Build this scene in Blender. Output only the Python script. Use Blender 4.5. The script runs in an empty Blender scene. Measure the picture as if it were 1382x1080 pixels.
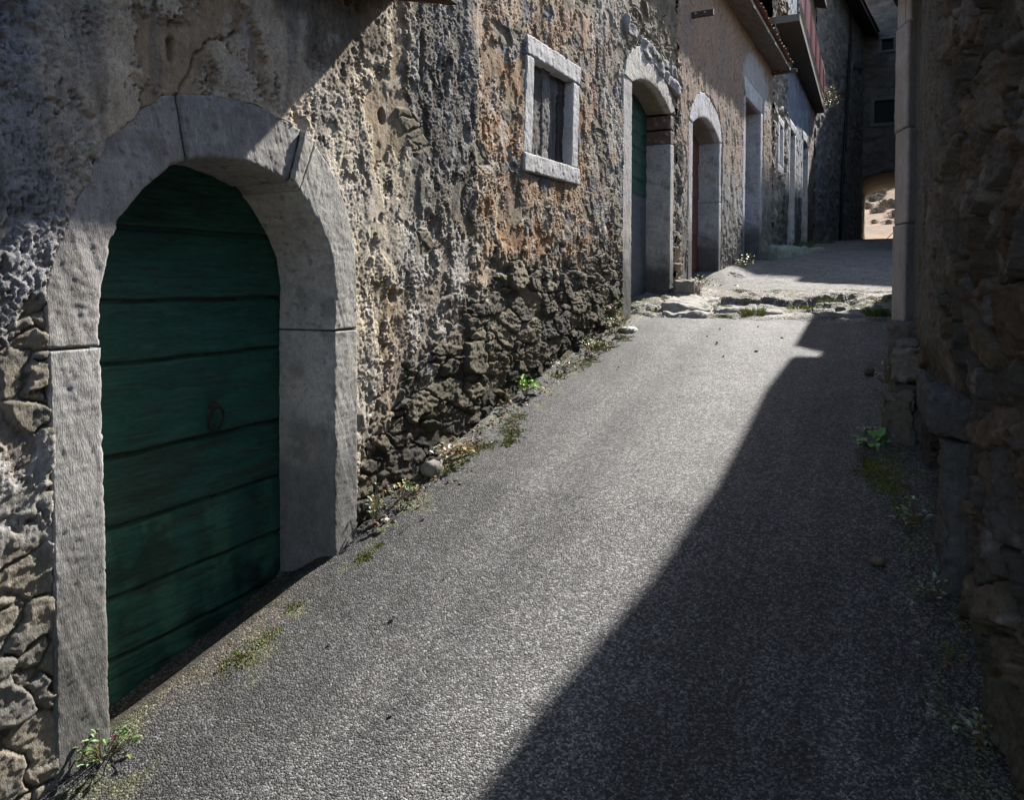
import bpy, math, random
import numpy as np
from mathutils import Vector
random.seed(7)
RNG = np.random.default_rng(7)
R = math.radians
scene = bpy.context.scene
COL = scene.collection

# ------------------------------------------------------------------ noise
def h2(ix, iy, s):
    n = (ix.astype(np.int64) * 374761393 + iy.astype(np.int64) * 668265263 + int(s) * 974634777) & 0xffffffff
    n = ((n ^ (n >> 13)) * 1274126177) & 0xffffffff
    n = n ^ (n >> 16)
    return (n & 0xffffff) / float(0xffffff)

def vn(x, y, s=0):
    x = np.asarray(x, float); y = np.asarray(y, float)
    xi = np.floor(x); yi = np.floor(y)
    fx = x - xi; fy = y - yi
    xi = xi.astype(np.int64); yi = yi.astype(np.int64)
    u = fx * fx * fx * (fx * (fx * 6 - 15) + 10); v = fy * fy * fy * (fy * (fy * 6 - 15) + 10)
    # gradient noise
    def g(ax, ay, dx, dy):
        a = h2(ax, ay, s) * 6.2831853
        return np.cos(a) * dx + np.sin(a) * dy
    a = g(xi, yi, fx, fy); b = g(xi + 1, yi, fx - 1, fy)
    c = g(xi, yi + 1, fx, fy - 1); d = g(xi + 1, yi + 1, fx - 1, fy - 1)
    return 1.5 * ((a * (1 - u) + b * u) * (1 - v) + (c * (1 - u) + d * u) * v)

def fbm(x, y, s=0, o=4, gain=.5, lac=2.07):
    r = 0; a = 1; t = 0
    for i in range(o):
        r = r + a * vn(x, y, s + i * 17); t += a
        a *= gain; x = x * lac + 3.7; y = y * lac + 1.3
    return r / t * 1.3

def worley(x, y, s=0, jit=.9):
    xi = np.floor(x).astype(np.int64); yi = np.floor(y).astype(np.int64)
    f1 = np.full(x.shape, 9.); f2 = np.full(x.shape, 9.)
    idr = np.zeros(x.shape); cx = np.zeros(x.shape); cy = np.zeros(x.shape)
    for dx in (-1, 0, 1):
        for dy in (-1, 0, 1):
            ax = xi + dx; ay = yi + dy
            px = ax + .5 + jit * (h2(ax, ay, s) - .5); py = ay + .5 + jit * (h2(ax, ay, s + 5) - .5)
            # softened chebyshev/euclid mix gives blocky stones
            ex = np.abs(x - px); ey = np.abs(y - py)
            dd = .35 * np.sqrt(ex * ex + ey * ey) + .65 * np.maximum(ex, ey)
            m = dd < f1
            f2 = np.where(m, f1, np.minimum(f2, dd))
            idr = np.where(m, h2(ax, ay, s + 9), idr)
            cx = np.where(m, x - px, cx); cy = np.where(m, y - py, cy)
            f1 = np.where(m, dd, f1)
    return f1, f2, idr, cx, cy

def ss(a, b, x):
    t = np.clip((np.asarray(x, float) - a) / (b - a), 0, 1)
    return t * t * (3 - 2 * t)

def lerp(a, b, t): return a + (b - a) * t
def mixc(c, d, t):
    return c + (np.asarray(d, float) - c) * np.asarray(t)[..., None]
def colr(shape, c):
    return np.ones(shape + (1,)) * np.asarray(c, float)

def inpoly(x, y, poly):
    inside = np.zeros(np.shape(x), bool)
    n = len(poly); j = n - 1
    for i in range(n):
        xi, yi = poly[i]; xj, yj = poly[j]
        if yi != yj:
            c = ((yi > y) != (yj > y)) & (x < (xj - xi) * (y - yi) / (yj - yi) + xi)
            inside ^= c
        j = i
    return inside

def distpoly(x, y, poly):
    d = np.full(np.shape(x), 9.)
    n = len(poly)
    for i in range(n):
        ax, ay = poly[i]; bx, by = poly[(i + 1) % n]
        vx, vy = bx - ax, by - ay
        L = vx * vx + vy * vy + 1e-12
        t = np.clip(((x - ax) * vx + (y - ay) * vy) / L, 0, 1)
        d = np.minimum(d, np.hypot(x - ax - t * vx, y - ay - t * vy))
    return d

# ------------------------------------------------------------------ meshes
def link(o, parent=None):
    COL.objects.link(o)
    if parent is not None: o.parent = parent
    return o

def tag(o, label=None, cat=None, group=None, kind=None):
    if label: o['label'] = label
    if cat: o['category'] = cat
    if group: o['group'] = group
    if kind: o['kind'] = kind
    return o

def empty(name, loc, rz=0., **k):
    o = bpy.data.objects.new(name, None)
    o.location = loc; o.rotation_euler = (0, 0, rz); o.empty_display_size = .2
    link(o); tag(o, **k); return o

def mesh_np(name, V, F, mat, parent=None, alb=None, off=(0, 0, 0), smooth=True):
    V = np.asarray(V, np.float64).reshape(-1, 3) - np.asarray(off, float)
    F = np.asarray(F, np.int32)
    me = bpy.data.meshes.new(name)
    k = F.shape[1]
    me.vertices.add(len(V)); me.vertices.foreach_set('co', V.astype(np.float32).ravel())
    me.loops.add(F.size); me.loops.foreach_set('vertex_index', F.ravel())
    me.polygons.add(len(F)); me.polygons.foreach_set('loop_start', np.arange(0, F.size, k, dtype=np.int32))
    me.update(calc_edges=True)
    me.polygons.foreach_set('use_smooth', np.full(len(F), smooth, bool))
    if alb is not None:
        a = np.ones((len(V), 4), np.float32); a[:, :3] = np.clip(np.asarray(alb, float).reshape(-1, 3), .004, .9)
        at = me.attributes.new('albedo', 'FLOAT_COLOR', 'POINT'); at.data.foreach_set('color', a.ravel())
    me.validate()
    me.materials.append(mat)
    o = bpy.data.objects.new(name, me)
    return link(o, parent)

def grid_np(name, P, mat, parent=None, alb=None, keep=None, off=(0, 0, 0), flip=False, smooth=True):
    nu, nv = P.shape[:2]
    idx = np.arange(nu * nv).reshape(nu, nv)
    a, b, c, d = idx[:-1, :-1], idx[1:, :-1], idx[1:, 1:], idx[:-1, 1:]
    F = np.stack([a, b, c, d] if not flip else [a, d, c, b], -1).reshape(-1, 4)
    if keep is not None: F = F[keep.reshape(-1)]
    used = np.zeros(nu * nv, bool); used[F.ravel()] = True
    mp = np.cumsum(used) - 1
    V = P.reshape(-1, 3)[used]
    al = None if alb is None else np.asarray(alb).reshape(-1, 3)[used]
    return mesh_np(name, V, mp[F], mat, parent, al, off, smooth)

class MB:
    """collects polygons for one mesh"""
    def __init__(s): s.v = []; s.f = []; s.c = []
    def quad(s, pts, col=(.5, .5, .5)):
        n = len(s.v); s.v += [tuple(p) for p in pts]; s.c += [col] * len(pts)
        s.f.append(tuple(range(n, n + len(pts))))
    def box(s, lo, hi, col=(.5, .5, .5), M=None, bev=0.):
        x0, y0, z0 = lo; x1, y1, z1 = hi
        p = [(x0, y0, z0), (x1, y0, z0), (x1, y1, z0), (x0, y1, z0), (x0, y0, z1), (x1, y0, z1), (x1, y1, z1), (x0, y1, z1)]
        if M: p = [M(q) for q in p]
        n = len(s.v); s.v += p; s.c += [col] * 8
        s.f += [tuple(n + i for i in q) for q in ((0, 3, 2, 1), (4, 5, 6, 7), (0, 1, 5, 4), (1, 2, 6, 5), (2, 3, 7, 6), (3, 0, 4, 7))]
    def tube(s, pts, r, n=8, col=(.5, .5, .5), cap=True):
        pts = [Vector(p) for p in pts]; base = len(s.v)
        rs = r if isinstance(r, (list, tuple)) else [r] * len(pts)
        for i, p in enumerate(pts):
            t = (pts[min(i + 1, len(pts) - 1)] - pts[max(i - 1, 0)]).normalized()
            a = t.orthogonal().normalized() if abs(t.z) > .95 else t.cross(Vector((0, 0, 1))).normalized()
            b = t.cross(a)
            for k in range(n):
                w = 2 * math.pi * k / n
                s.v.append(tuple(p + (a * math.cos(w) + b * math.sin(w)) * rs[i])); s.c.append(col)
        for i in range(len(pts) - 1):
            for k in range(n):
                s.f.append((base + i * n + k, base + i * n + (k + 1) % n, base + (i + 1) * n + (k + 1) % n, base + (i + 1) * n + k))
        if cap:
            s.f.append(tuple(base + k for k in range(n))); s.f.append(tuple(base + (len(pts) - 1) * n + k for k in range(n)))
    def build(s, name, mat, parent=None, off=(0, 0, 0), smooth=False, bevel=0.):
        me = bpy.data.meshes.new(name)
        me.from_pydata([(v[0] - off[0], v[1] - off[1], v[2] - off[2]) for v in s.v], [], s.f)
        at = me.attributes.new('albedo', 'FLOAT_COLOR', 'POINT')
        at.data.foreach_set('color', np.array([list(c) + [1] for c in s.c], np.float32).ravel())
        me.polygons.foreach_set('use_smooth', [smooth] * len(me.polygons))
        me.materials.append(mat)
        o = bpy.data.objects.new(name, me)
        if bevel:
            m = o.modifiers.new('bevel', 'BEVEL'); m.width = bevel; m.segments = 2; m.limit_method = 'ANGLE'
        return link(o, parent)

def n3(P, sc, s=0, o=3):
    x, y, z = P[..., 0] * sc, P[..., 1] * sc, P[..., 2] * sc
    return (fbm(x, y + .37 * z, s, o) + fbm(y, z + .31 * x, s + 3, o) + fbm(z, x + .29 * y, s + 7, o)) / 1.8

def rough_block(name, cor, x0, x1, mat, parent, col, off=(0, 0, 0), r=.012, step=.012, amp=.003, seed=1, big=.0, cv=.18):
    """cor: 4 (y,z) corners bl, br, tr, tl; block from x0 (back) to x1 (front), rounded, weathered"""
    cor = np.asarray(cor, float)
    w = max(np.linalg.norm(cor[1] - cor[0]), np.linalg.norm(cor[2] - cor[3])); hgt = max(np.linalg.norm(cor[3] - cor[0]), np.linalg.norm(cor[2] - cor[1])); dp = x1 - x0
    D = np.array([dp, w, hgt])
    Vs = []; Fs = []; base = 0
    def ax(L):
        n = int(np.clip(L / step, 2, 90))
        t = np.linspace(-L / 2, L / 2, n + 1)
        e = np.array([-L / 2 + r * .35, L / 2 - r * .35]) if L > 3 * r else np.array([])
        return np.unique(np.concatenate([t, e]))
    for fix in range(3):
        for sg in (-1, 1):
            a, b = [(1, 2), (2, 0), (0, 1)][fix]
            U, W = np.meshgrid(ax(D[a]), ax(D[b]), indexing='ij')
            P = np.zeros(U.shape + (3,)); P[..., a] = U; P[..., b] = W; P[..., fix] = sg * D[fix] / 2
            nu, nv = U.shape; idx = np.arange(nu * nv).reshape(nu, nv) + base
            q = [idx[:-1, :-1], idx[1:, :-1], idx[1:, 1:], idx[:-1, 1:]]
            if sg < 0: q = q[::-1]
            Fs.append(np.stack(q, -1).reshape(-1, 4)); Vs.append(P.reshape(-1, 3)); base += nu * nv
    P = np.concatenate(Vs); F = np.concatenate(Fs)
    rr = np.minimum(r, D / 2.01)
    C = np.clip(P, -D / 2 + rr, D / 2 - rr); d = P - C; n = d / np.maximum(np.linalg.norm(d, axis=-1, keepdims=True), 1e-9)
    Q = C + n * np.minimum(np.linalg.norm(d, axis=-1, keepdims=True), r)
    sd = seed * 3.17
    Qs = Q + sd
    nz = n3(Qs, 12, seed, 3) * amp * 1.3 + n3(Qs, 55, seed + 1, 2) * amp * .8 + n3(Qs, 3.2, seed + 2, 2) * big
    edge = ss(.45, .0, np.abs(np.abs(n).max(-1) - .72))       # chips along the arrises
    nz = nz - edge * np.maximum(0, n3(Qs, 20, seed + 5, 2)) * amp * 5
    Q = Q + n * nz[:, None]
    u = Q[:, 1] / w + .5; v = Q[:, 2] / hgt + .5
    yz = (1 - u)[:, None] * (1 - v)[:, None] * cor[0] + u[:, None] * (1 - v)[:, None] * cor[1] + u[:, None] * v[:, None] * cor[2] + (1 - u)[:, None] * v[:, None] * cor[3]
    V = np.concatenate([(Q[:, 0] + (x0 + x1) / 2)[:, None], yz], 1)
    c = colr((len(V),), col) * (1 + cv * n3(V + sd, 6, seed + 8, 4) + cv * .6 * n3(V + sd, 40, seed + 9, 2))[:, None]
    return mesh_np(name, V, F, mat, parent, c, off)

def resample(P, n):
    P = np.asarray(P, float)
    L = np.concatenate([[0], np.cumsum(np.linalg.norm(np.diff(P, axis=0), axis=1))])
    t = np.linspace(0, L[-1], n)
    return np.stack([np.interp(t, L, P[:, 0]), np.interp(t, L, P[:, 1])], 1)

def ring_stone(name, outer, inner, mat, parent, col, front=.012, depth=.35, off=(0, 0, 0), step=.012, amp=.0022, seed=1, gap=.003, colf=None, back=.09):
    """a stone of a door surround: front face between two (y,z) lines, then the reveal running in to -depth"""
    o0 = np.asarray(outer, float); i0 = np.asarray(inner, float)
    L = max(np.linalg.norm(np.diff(o0, axis=0), axis=1).sum(), np.linalg.norm(np.diff(i0, axis=0), axis=1).sum())
    n = int(max(4, L / step))
    O = resample(o0, n); I = resample(i0, n)
    g = gap / L
    t = np.linspace(0, n - 1, n); tt = np.clip(t * (1 - 2 * g) + g * (n - 1), 0, n - 1)
    O = np.stack([np.interp(tt, t, O[:, k]) for k in (0, 1)], 1); I = np.stack([np.interp(tt, t, I[:, k]) for k in (0, 1)], 1)
    w = np.linalg.norm(O - I, axis=1).mean()
    nf = int(max(3, w / step)); nr = int(max(3, depth / (step * 1.3)))
    cs = [(1., -back, 0), (1., -.004, 0), (.985, 0., 0)]
    for k in range(1, nf): cs.append((1 - k / nf * (1 - .012 / w) if w > .03 else 1 - k / nf, 0., 0))
    cs += [(.012 / w, -.0005, .2), (.004 / w, -.004, .7), (0., -.012, 1)]
    for k in range(1, nr + 1): cs.append((0., -.012 - (depth - .012) * k / nr, 1))
    S = np.array(cs)
    E = (O - I) / np.maximum(np.linalg.norm(O - I, axis=1, keepdims=True), 1e-6)
    YZ = I[:, None] + (O - I)[:, None] * S[None, :, 0:1]
    X = front + np.repeat(S[None, :, 1], n, 0)
    rv = np.repeat(S[None, :, 2], n, 0)
    P = np.concatenate([X[..., None], YZ], -1)
    sd = seed * 5.3
    Ps = P + sd
    nz = amp * (1.2 * n3(Ps, 9, seed, 3) + .9 * n3(Ps, 45, seed + 2, 2) + .5 * n3(Ps, 110, seed + 4, 1))
    chip = np.exp(-((S[:, 0] - .01) / .06) ** 2 - ((S[:, 1] + .006) / .02) ** 2)[None, :] * np.maximum(0, n3(Ps, 16, seed + 6, 3) - .12) * amp * 9
    nz = nz - chip
    P[..., 0] += nz * (1 - rv)
    P[..., 1:] -= E[:, None] * (nz * rv)[..., None]
    first = P[:1].copy(); last = P[-1:].copy()
    for Q, Ei in ((first, E[0]), (last, E[-1])):
        Q[..., 0] -= .03 * (1 - rv[0]); Q[..., 1:] += Ei * (.03 * rv[0])[:, None]
    P = np.concatenate([first, P, last], 0)
    c = colr(P.shape[:2], col) * (1 + .16 * n3(P + sd, 4.5, seed + 8, 4) + .14 * n3(P + sd, 38, seed + 9, 2))[..., None]
    c = mixc(c, np.array([1.08, .98, .86]) * np.mean(col), ss(-.05, .45, n3(P, 1.7, seed + 20, 4)) * .45)
    c = mixc(c, (.16, .155, .14), ss(.12, .45, n3(P + 3, 5, seed + 21, 4)) * .55)
    c = mixc(c, (.13, .125, .115), ss(.34, .5, n3(P + 9, 34, seed + 23, 3)) * .6)
    c = mixc(c, (.44, .43, .39), ss(.30, .45, n3(P + 5, 22, seed + 22, 3)) * .4)
    if colf is not None: c = colf(P, c)
    return grid_np(name, P, mat, parent, c, off=off)

# ------------------------------------------------------------------ materials
def newmat(name):
    m = bpy.data.materials.new(name); m.use_nodes = True
    nt = m.node_tree; nt.nodes.clear()
    out = nt.nodes.new('ShaderNodeOutputMaterial'); b = nt.nodes.new('ShaderNodeBsdfPrincipled')
    nt.links.new(b.outputs[0], out.inputs[0])
    return m, nt, b

def surf(name, rough=.9, var=((30, .25), (140, .2)), bump=((60, .004, .5), (220, .0015, .5)), spec=.3, color=None, stretch=(1, 1, 1), metal=0., vor=None, attr=True, vary_hue=0.):
    m, nt, b = newmat(name); N = nt.nodes.new; L = nt.links.new
    tc = N('ShaderNodeTexCoord'); mp = N('ShaderNodeMapping'); mp.inputs['Scale'].default_value = stretch
    L(tc.outputs['Object'], mp.inputs['Vector'])
    if color is None:
        a = N('ShaderNodeAttribute'); a.attribute_name = 'albedo'; cur = a.outputs['Color']
    else:
        a = N('ShaderNodeRGB'); a.outputs[0].default_value = (*color, 1); cur = a.outputs[0]
    for sc, am in var:
        n = N('ShaderNodeTexNoise'); n.inputs['Scale'].default_value = sc; n.inputs['Detail'].default_value = 5; n.inputs['Roughness'].default_value = .65
        L(mp.outputs[0], n.inputs['Vector'])
        r = N('ShaderNodeMapRange'); r.inputs[1].default_value = .28; r.inputs[2].default_value = .72
        r.inputs[3].default_value = 1 - am; r.inputs[4].default_value = 1 + am; L(n.outputs[0], r.inputs[0])
        v = N('ShaderNodeVectorMath'); v.operation = 'SCALE'; L(cur, v.inputs[0]); L(r.outputs[0], v.inputs['Scale']); cur = v.outputs[0]
    nrm = None
    if vor:
        for sc, dist, st, cv in vor:
            n = N('ShaderNodeTexVoronoi'); n.inputs['Scale'].default_value = sc; L(mp.outputs[0], n.inputs['Vector'])
            bp = N('ShaderNodeBump'); bp.invert = True; bp.inputs['Strength'].default_value = st; bp.inputs['Distance'].default_value = dist
            L(n.outputs['Distance'], bp.inputs['Height'])
            if nrm: L(nrm, bp.inputs['Normal'])
            nrm = bp.outputs[0]
            if cv:
                sep = N('ShaderNodeSeparateColor'); L(n.outputs['Color'], sep.inputs[0])
                pw = N('ShaderNodeMath'); pw.operation = 'POWER'; pw.inputs[1].default_value = 2.6; L(sep.outputs[0], pw.inputs[0])
                r = N('ShaderNodeMapRange'); r.inputs[3].default_value = 1 - cv * .45; r.inputs[4].default_value = 1 + cv * 1.5; L(pw.outputs[0], r.inputs[0])
                v = N('ShaderNodeVectorMath'); v.operation = 'SCALE'; L(cur, v.inputs[0]); L(r.outputs[0], v.inputs['Scale']); cur = v.outputs[0]
    for sc, dist, st in bump:
        n = N('ShaderNodeTexNoise'); n.inputs['Scale'].default_value = sc; n.inputs['Detail'].default_value = 6; n.inputs['Roughness'].default_value = .6
        L(mp.outputs[0], n.inputs['Vector'])
        bp = N('ShaderNodeBump'); bp.inputs['Strength'].default_value = st; bp.inputs['Distance'].default_value = dist; L(n.outputs[0], bp.inputs['Height'])
        if nrm: L(nrm, bp.inputs['Normal'])
        nrm = bp.outputs[0]
    if nrm: L(nrm, b.inputs['Normal'])
    L(cur, b.inputs['Base Color'])
    b.inputs['Roughness'].default_value = rough; b.inputs['Metallic'].default_value = metal
    b.inputs['Specular IOR Level'].default_value = spec
    return m

M_WALL = surf('rough_plaster', .95, ((45, .25), (170, .3)), ((110, .008, .75), (300, .003, .6)), .12, stretch=(1, 1.4, .8))
M_STONE = surf('cut_stone', .85, ((5, .15), (25, .18), (160, .28)), ((95, .008, .75), (300, .002, .6)), .2, stretch=(1, 2.0, .6))
M_RUBBLE = surf('rubble_stone', .92, ((30, .25), (150, .3)), ((70, .008, .6), (240, .002, .5)), .2)
M_ASPH = surf('asphalt', .68, ((1.6, .12), (9, .2), (60, .3)), ((45, .006, .5), (400, .001, .4)), .34, vor=((122, .009, .95, 1.2), (280, .004, .7, .5)))
M_LANE = surf('old_lane', .85, ((4, .2), (40, .3)), ((50, .01, .6),), .25, vor=((45, .014, .8, .5),))
M_PAINT = surf('old_paint', .6, ((7, .25), (60, .3)), ((30, .004, .5), (120, .002, .6)), .3, stretch=(1, .35, 2.5))
M_WOOD = surf('weathered_wood', .85, ((10, .3), (50, .35)), ((40, .01, .8), (150, .003, .5)), .2, stretch=(2, 2.2, .22))
M_BEAM = surf('dark_timber', .85, ((10, .3), (60, .3)), ((40, .008, .7),), .2, stretch=(1, .4, 1))
M_IRON = surf('rusty_iron', .6, ((40, .3), (200, .3)), ((120, .002, .6),), .4)
M_METAL = surf('painted_metal', .5, ((20, .15),), ((60, .002, .3),), .4)
M_TILE = surf('roof_tile', .85, ((8, .3), (50, .25)), ((60, .006, .5),), .2)
M_LEAF = surf('leaf', .5, ((30, .25),), (), .35)
M_MOSS = surf('moss', .9, ((20, .4),), (), .1)
M_SOIL = surf('hill_soil', .95, ((.08, .2), (.9, .25), (6, .2)), ((2, .2, .6),), .1)
M_PANE = surf('dark_glass', .4, ((3, .2),), (), .1)

GREY = (.33, .32, .315)
# ------------------------------------------------------------------ ground profile
GY = [-6, -3, 0, 2.02, 2.92, 3.53, 4.18, 5.08, 6.03, 7.51, 8.24, 9.2, 10.3, 11.2, 12.9, 14.5, 17.5, 19, 24.5, 39.5, 46, 60]
GZ = [-1.5, -.8, -.13, .31, .49, .66, .85, 1.03, 1.22, 1.48, 1.58, 1.68, 1.79, 1.93, 2.1, 2.3, 2.62, 2.78, 3.33, 4.27, 4.5, 4.4]
def gz(y): return np.interp(y, GY, GZ)

def steps(a, b, s0, s1, pw=1.):
    """growing spacing from s0 (at a) to s1 (at b)"""
    out = [a]
    while out[-1] < b:
        t = (out[-1] - a) / (b - a)
        out.append(out[-1] + s0 * (s1 / s0) ** (t ** pw))
    return np.array(out)

# ------------------------------------------------------------------ stucco and rubble fields
def rubble(Y, Z, s, sx, sz, relief, warp=.22):
    jag = fbm(Y * 11, Z * 13, s + 75, 3)
    wx = Y * sx + warp * fbm(Y * 2.1, Z * 2.6, s + 50, 3) * 1.2 + .07 * jag
    wz = Z * sz + warp * fbm(Y * 1.3 + 7, Z * 1.8, s + 60, 3) * .9 + .07 * fbm(Y * 12 + 3, Z * 12, s + 76, 3)
    f1, f2, i, cx, cy = worley(wx, wz, s)
    g1, g2, j, dx, dy = worley(wx * 1.9 + 3.3, wz * 1.75 + 1.7, s + 400)
    sub = np.modf(i * 17.3)[0] < .32                      # some stones are really clusters of small ones
    e = np.where(sub, np.minimum(f2 - f1, (g2 - g1) * .55), f2 - f1)
    i = np.where(sub, np.modf(i + j * .618)[0], i); tx = np.where(sub, dx * .6, cx); ty = np.where(sub, dy * .6, cy)
    rnd = np.modf(i * 37.7)[0]; rn2 = np.modf(i * 91.3)[0]; rn3 = np.modf(i * 53.9)[0]
    q1, q2, k, qx, qy = worley(wx * 2.6 + 9, wz * 2.3 + 5, s + 500)       # broken facets
    ka = np.modf(k * 23.1)[0] - .5; kb = np.modf(k * 57.7)[0] - .5
    body = ss(.0, .045 + .06 * rn3, e)
    rid = 1 - 2 * np.abs(fbm(Y * 15, Z * 20, s + 81, 4))
    h = relief * (body * (.35 + .85 * rnd) + body * 1.25 * ((rn2 - .5) * tx * 1.7 + (rn3 - .5) * ty * 1.7) + body * .30 * (ka * qx + kb * qy) * 1.6)
    lay = np.sin((Z * 75 + fbm(Y * 5, Z * 9, s + 70, 3) * 6) * (.6 + .8 * rn2)) * .0022 * body
    h = h + relief * body * (.13 * jag + .07 * rid) + lay * 1.5 + relief * .15 * fbm(Y * 48, Z * 55, s + 90, 3)
    fill = relief * (.10 + .42 * fbm(Y * 2.2, Z * 2.6, s + 95, 4) + .10 * fbm(Y * 22, Z * 22, s + 96, 3))
    st = ss(-.004, .004, h - fill)
    h = np.maximum(h, fill)
    return h, i, st * .2 * ss(.0, .05, e), rnd, rn2, rn3

def stucco(Y, Z, s, k=1.):
    a = fbm(Y * 19, Z * 15, s, 5, .68); b = fbm(Y * 70, Z * 56, s + 11, 3, .65)
    rid = 1 - np.abs(fbm(Y * 30 + .5 * a, Z * 17 + .5 * b, s + 21, 3)) * 2.2
    rd2 = 1 - np.abs(fbm(Y * 88, Z * 52, s + 24, 2)) * 2.2
    vary = np.clip(.85 + .9 * fbm(Y * 1.9, Z * 1.3, s + 61, 4), .25, 1.3)
    fl = fbm(Y * 2.4 + .1 * a, Z * 1.5 + .1 * b, s + 71, 6, .6); flake = ss(.16, .19, fl)
    fl2 = fbm(Y * 6 + .1 * a, Z * 4.8, s + 77, 5, .6); flake = np.maximum(flake, ss(.30, .34, fl2))
    pit = ss(.50, .66, fbm(Y * 13, Z * 12, s + 31, 3))
    return k * vary * (1 - .45 * flake) * (.0085 * a + .0072 * b + .0016 * rid + .0026 * rd2) - .011 * flake - .006 * k * pit + .014 * fbm(Y * 1.7, Z * 1.4, s + 41, 3) + .006 * fbm(Y * 5, Z * 4, s + 51, 3)

def stonecol(shape, i, rnd, rn2, pal):
    c = np.zeros(shape + (3,)); pal = np.asarray(pal, float)
    k = (np.modf(i * 71.7)[0] * len(pal)).astype(int) % len(pal)
    return pal[k] * (.75 + .5 * rn2)[..., None]

def build_wall(house, name, S, Z, field, clear, holes, off, mat=M_WALL, gfun=None, flip=False, zcut=.2):
    SS, ZZ = np.meshgrid(S, Z, indexing='ij')
    h, c = field(SS, ZZ)
    for poly in clear:
        p = np.asarray(poly); lo = p.min(0) - .06; hi = p.max(0) + .06
        m = (SS > lo[0]) & (SS < hi[0]) & (ZZ > lo[1]) & (ZZ < hi[1])
        x, z = SS[m], ZZ[m]
        d = distpoly(x, z, poly) * np.where(inpoly(x, z, poly), 1, -1)
        edge = .008 + .014 * fbm(x * 7, z * 7, 91, 3) + .006 * fbm(x * 40, z * 40, 92, 2)
        hh = h[m]
        hh = hh + ss(-.05, -.005, d) * (1 - ss(edge - .004, edge + .004, d)) * .004
        hh = lerp(hh, -.06, ss(edge - .003, edge + .005, d)); h[m] = hh
    keep = np.ones(SS.shape, bool)
    for poly in holes: keep &= ~inpoly(SS, ZZ, poly)
    if gfun is not None: keep &= ZZ > gfun(SS) - zcut
    kc = keep[:-1, :-1] & keep[1:, :-1] & keep[1:, 1:] & keep[:-1, 1:]
    P = np.stack([h, SS, ZZ], -1)
    return grid_np(name, P, mat, house, c, kc, off, flip)

# ================================================================== NEAR HOUSE (left)
zA = .2
A = empty('stone_house', (0, 0, zA), label='nearest left house of cracked ochre stucco with a round arched green door and shuttered window', cat='house')
offA = (0, 0, zA)
out_pts = [(1.80, .05), (1.81, 1.0), (1.805, 1.79), (1.80, 2.0), (1.84, 2.13), (1.90, 2.26), (1.965, 2.38), (2.04, 2.54), (2.17, 2.67), (2.30, 2.765), (2.39, 2.79), (2.61, 2.83), (2.81, 2.835), (2.95, 2.815), (3.12, 2.775), (3.25, 2.69), (3.38, 2.57), (3.47, 2.40), (3.53, 2.23), (3.545, 2.0), (3.545, 1.785), (3.54, 1.2), (3.53, .35)]
inn_pts = [(2.02, .05), (2.015, 1.0), (2.01, 1.79), (2.02, 2.0), (2.06, 2.16), (2.11, 2.27), (2.16, 2.33), (2.21, 2.385), (2.28, 2.445), (2.345, 2.495), (2.44, 2.535), (2.59, 2.565), (2.74, 2.57), (2.90, 2.545), (3.03, 2.51), (3.11, 2.45), (3.19, 2.37), (3.27, 2.27), (3.33, 2.17), (3.36, 2.0), (3.345, 1.785), (3.335, 1.2), (3.33, .35)]
def cut(a, b, f0=0., f1=0.):
    """points a..b of both lines with fractional ends"""
    o = [np.array(p) for p in out_pts]; i = [np.array(p) for p in inn_pts]
    def at(L, k, f): return L[k] + (L[min(k + 1, len(L) - 1)] - L[k]) * f
    O = [at(o, a, f0)] + o[a + 1:b + 1] + ([at(o, b, f1)] if f1 else [])
    I = [at(i, a, f0)] + i[a + 1:b + 1] + ([at(i, b, f1)] if f1 else [])
    return O, I
arch_poly = out_pts + [(3.53, -.3), (1.80, -.3)]
arch_hole = [tuple((np.array(a) * .45 + np.array(b) * .55)) for a, b in zip(out_pts, inn_pts)]; arch_hole = arch_hole + [(3.43, -.3), (1.91, -.3)]
win_poly = [(5.755, 2.925), (7.03, 2.955), (7.11, 4.08), (5.85, 4.04)]
win_hole = [(5.9, 3.05), (6.9, 3.06), (6.95, 3.93), (5.96, 3.9)]
d2_poly = [(8.44, 1.2), (8.47, 4.30), (8.62, 4.60), (8.95, 4.78), (9.3, 4.86), (9.8, 4.86), (10.4, 4.7), (10.80, 4.42), (10.80, 1.2)]
d2_hole = [(8.62, 1.2), (8.64, 4.40), (9.0, 4.56), (9.7, 4.66), (10.3, 4.56), (10.70, 4.35), (10.70, 1.2)]

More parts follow.
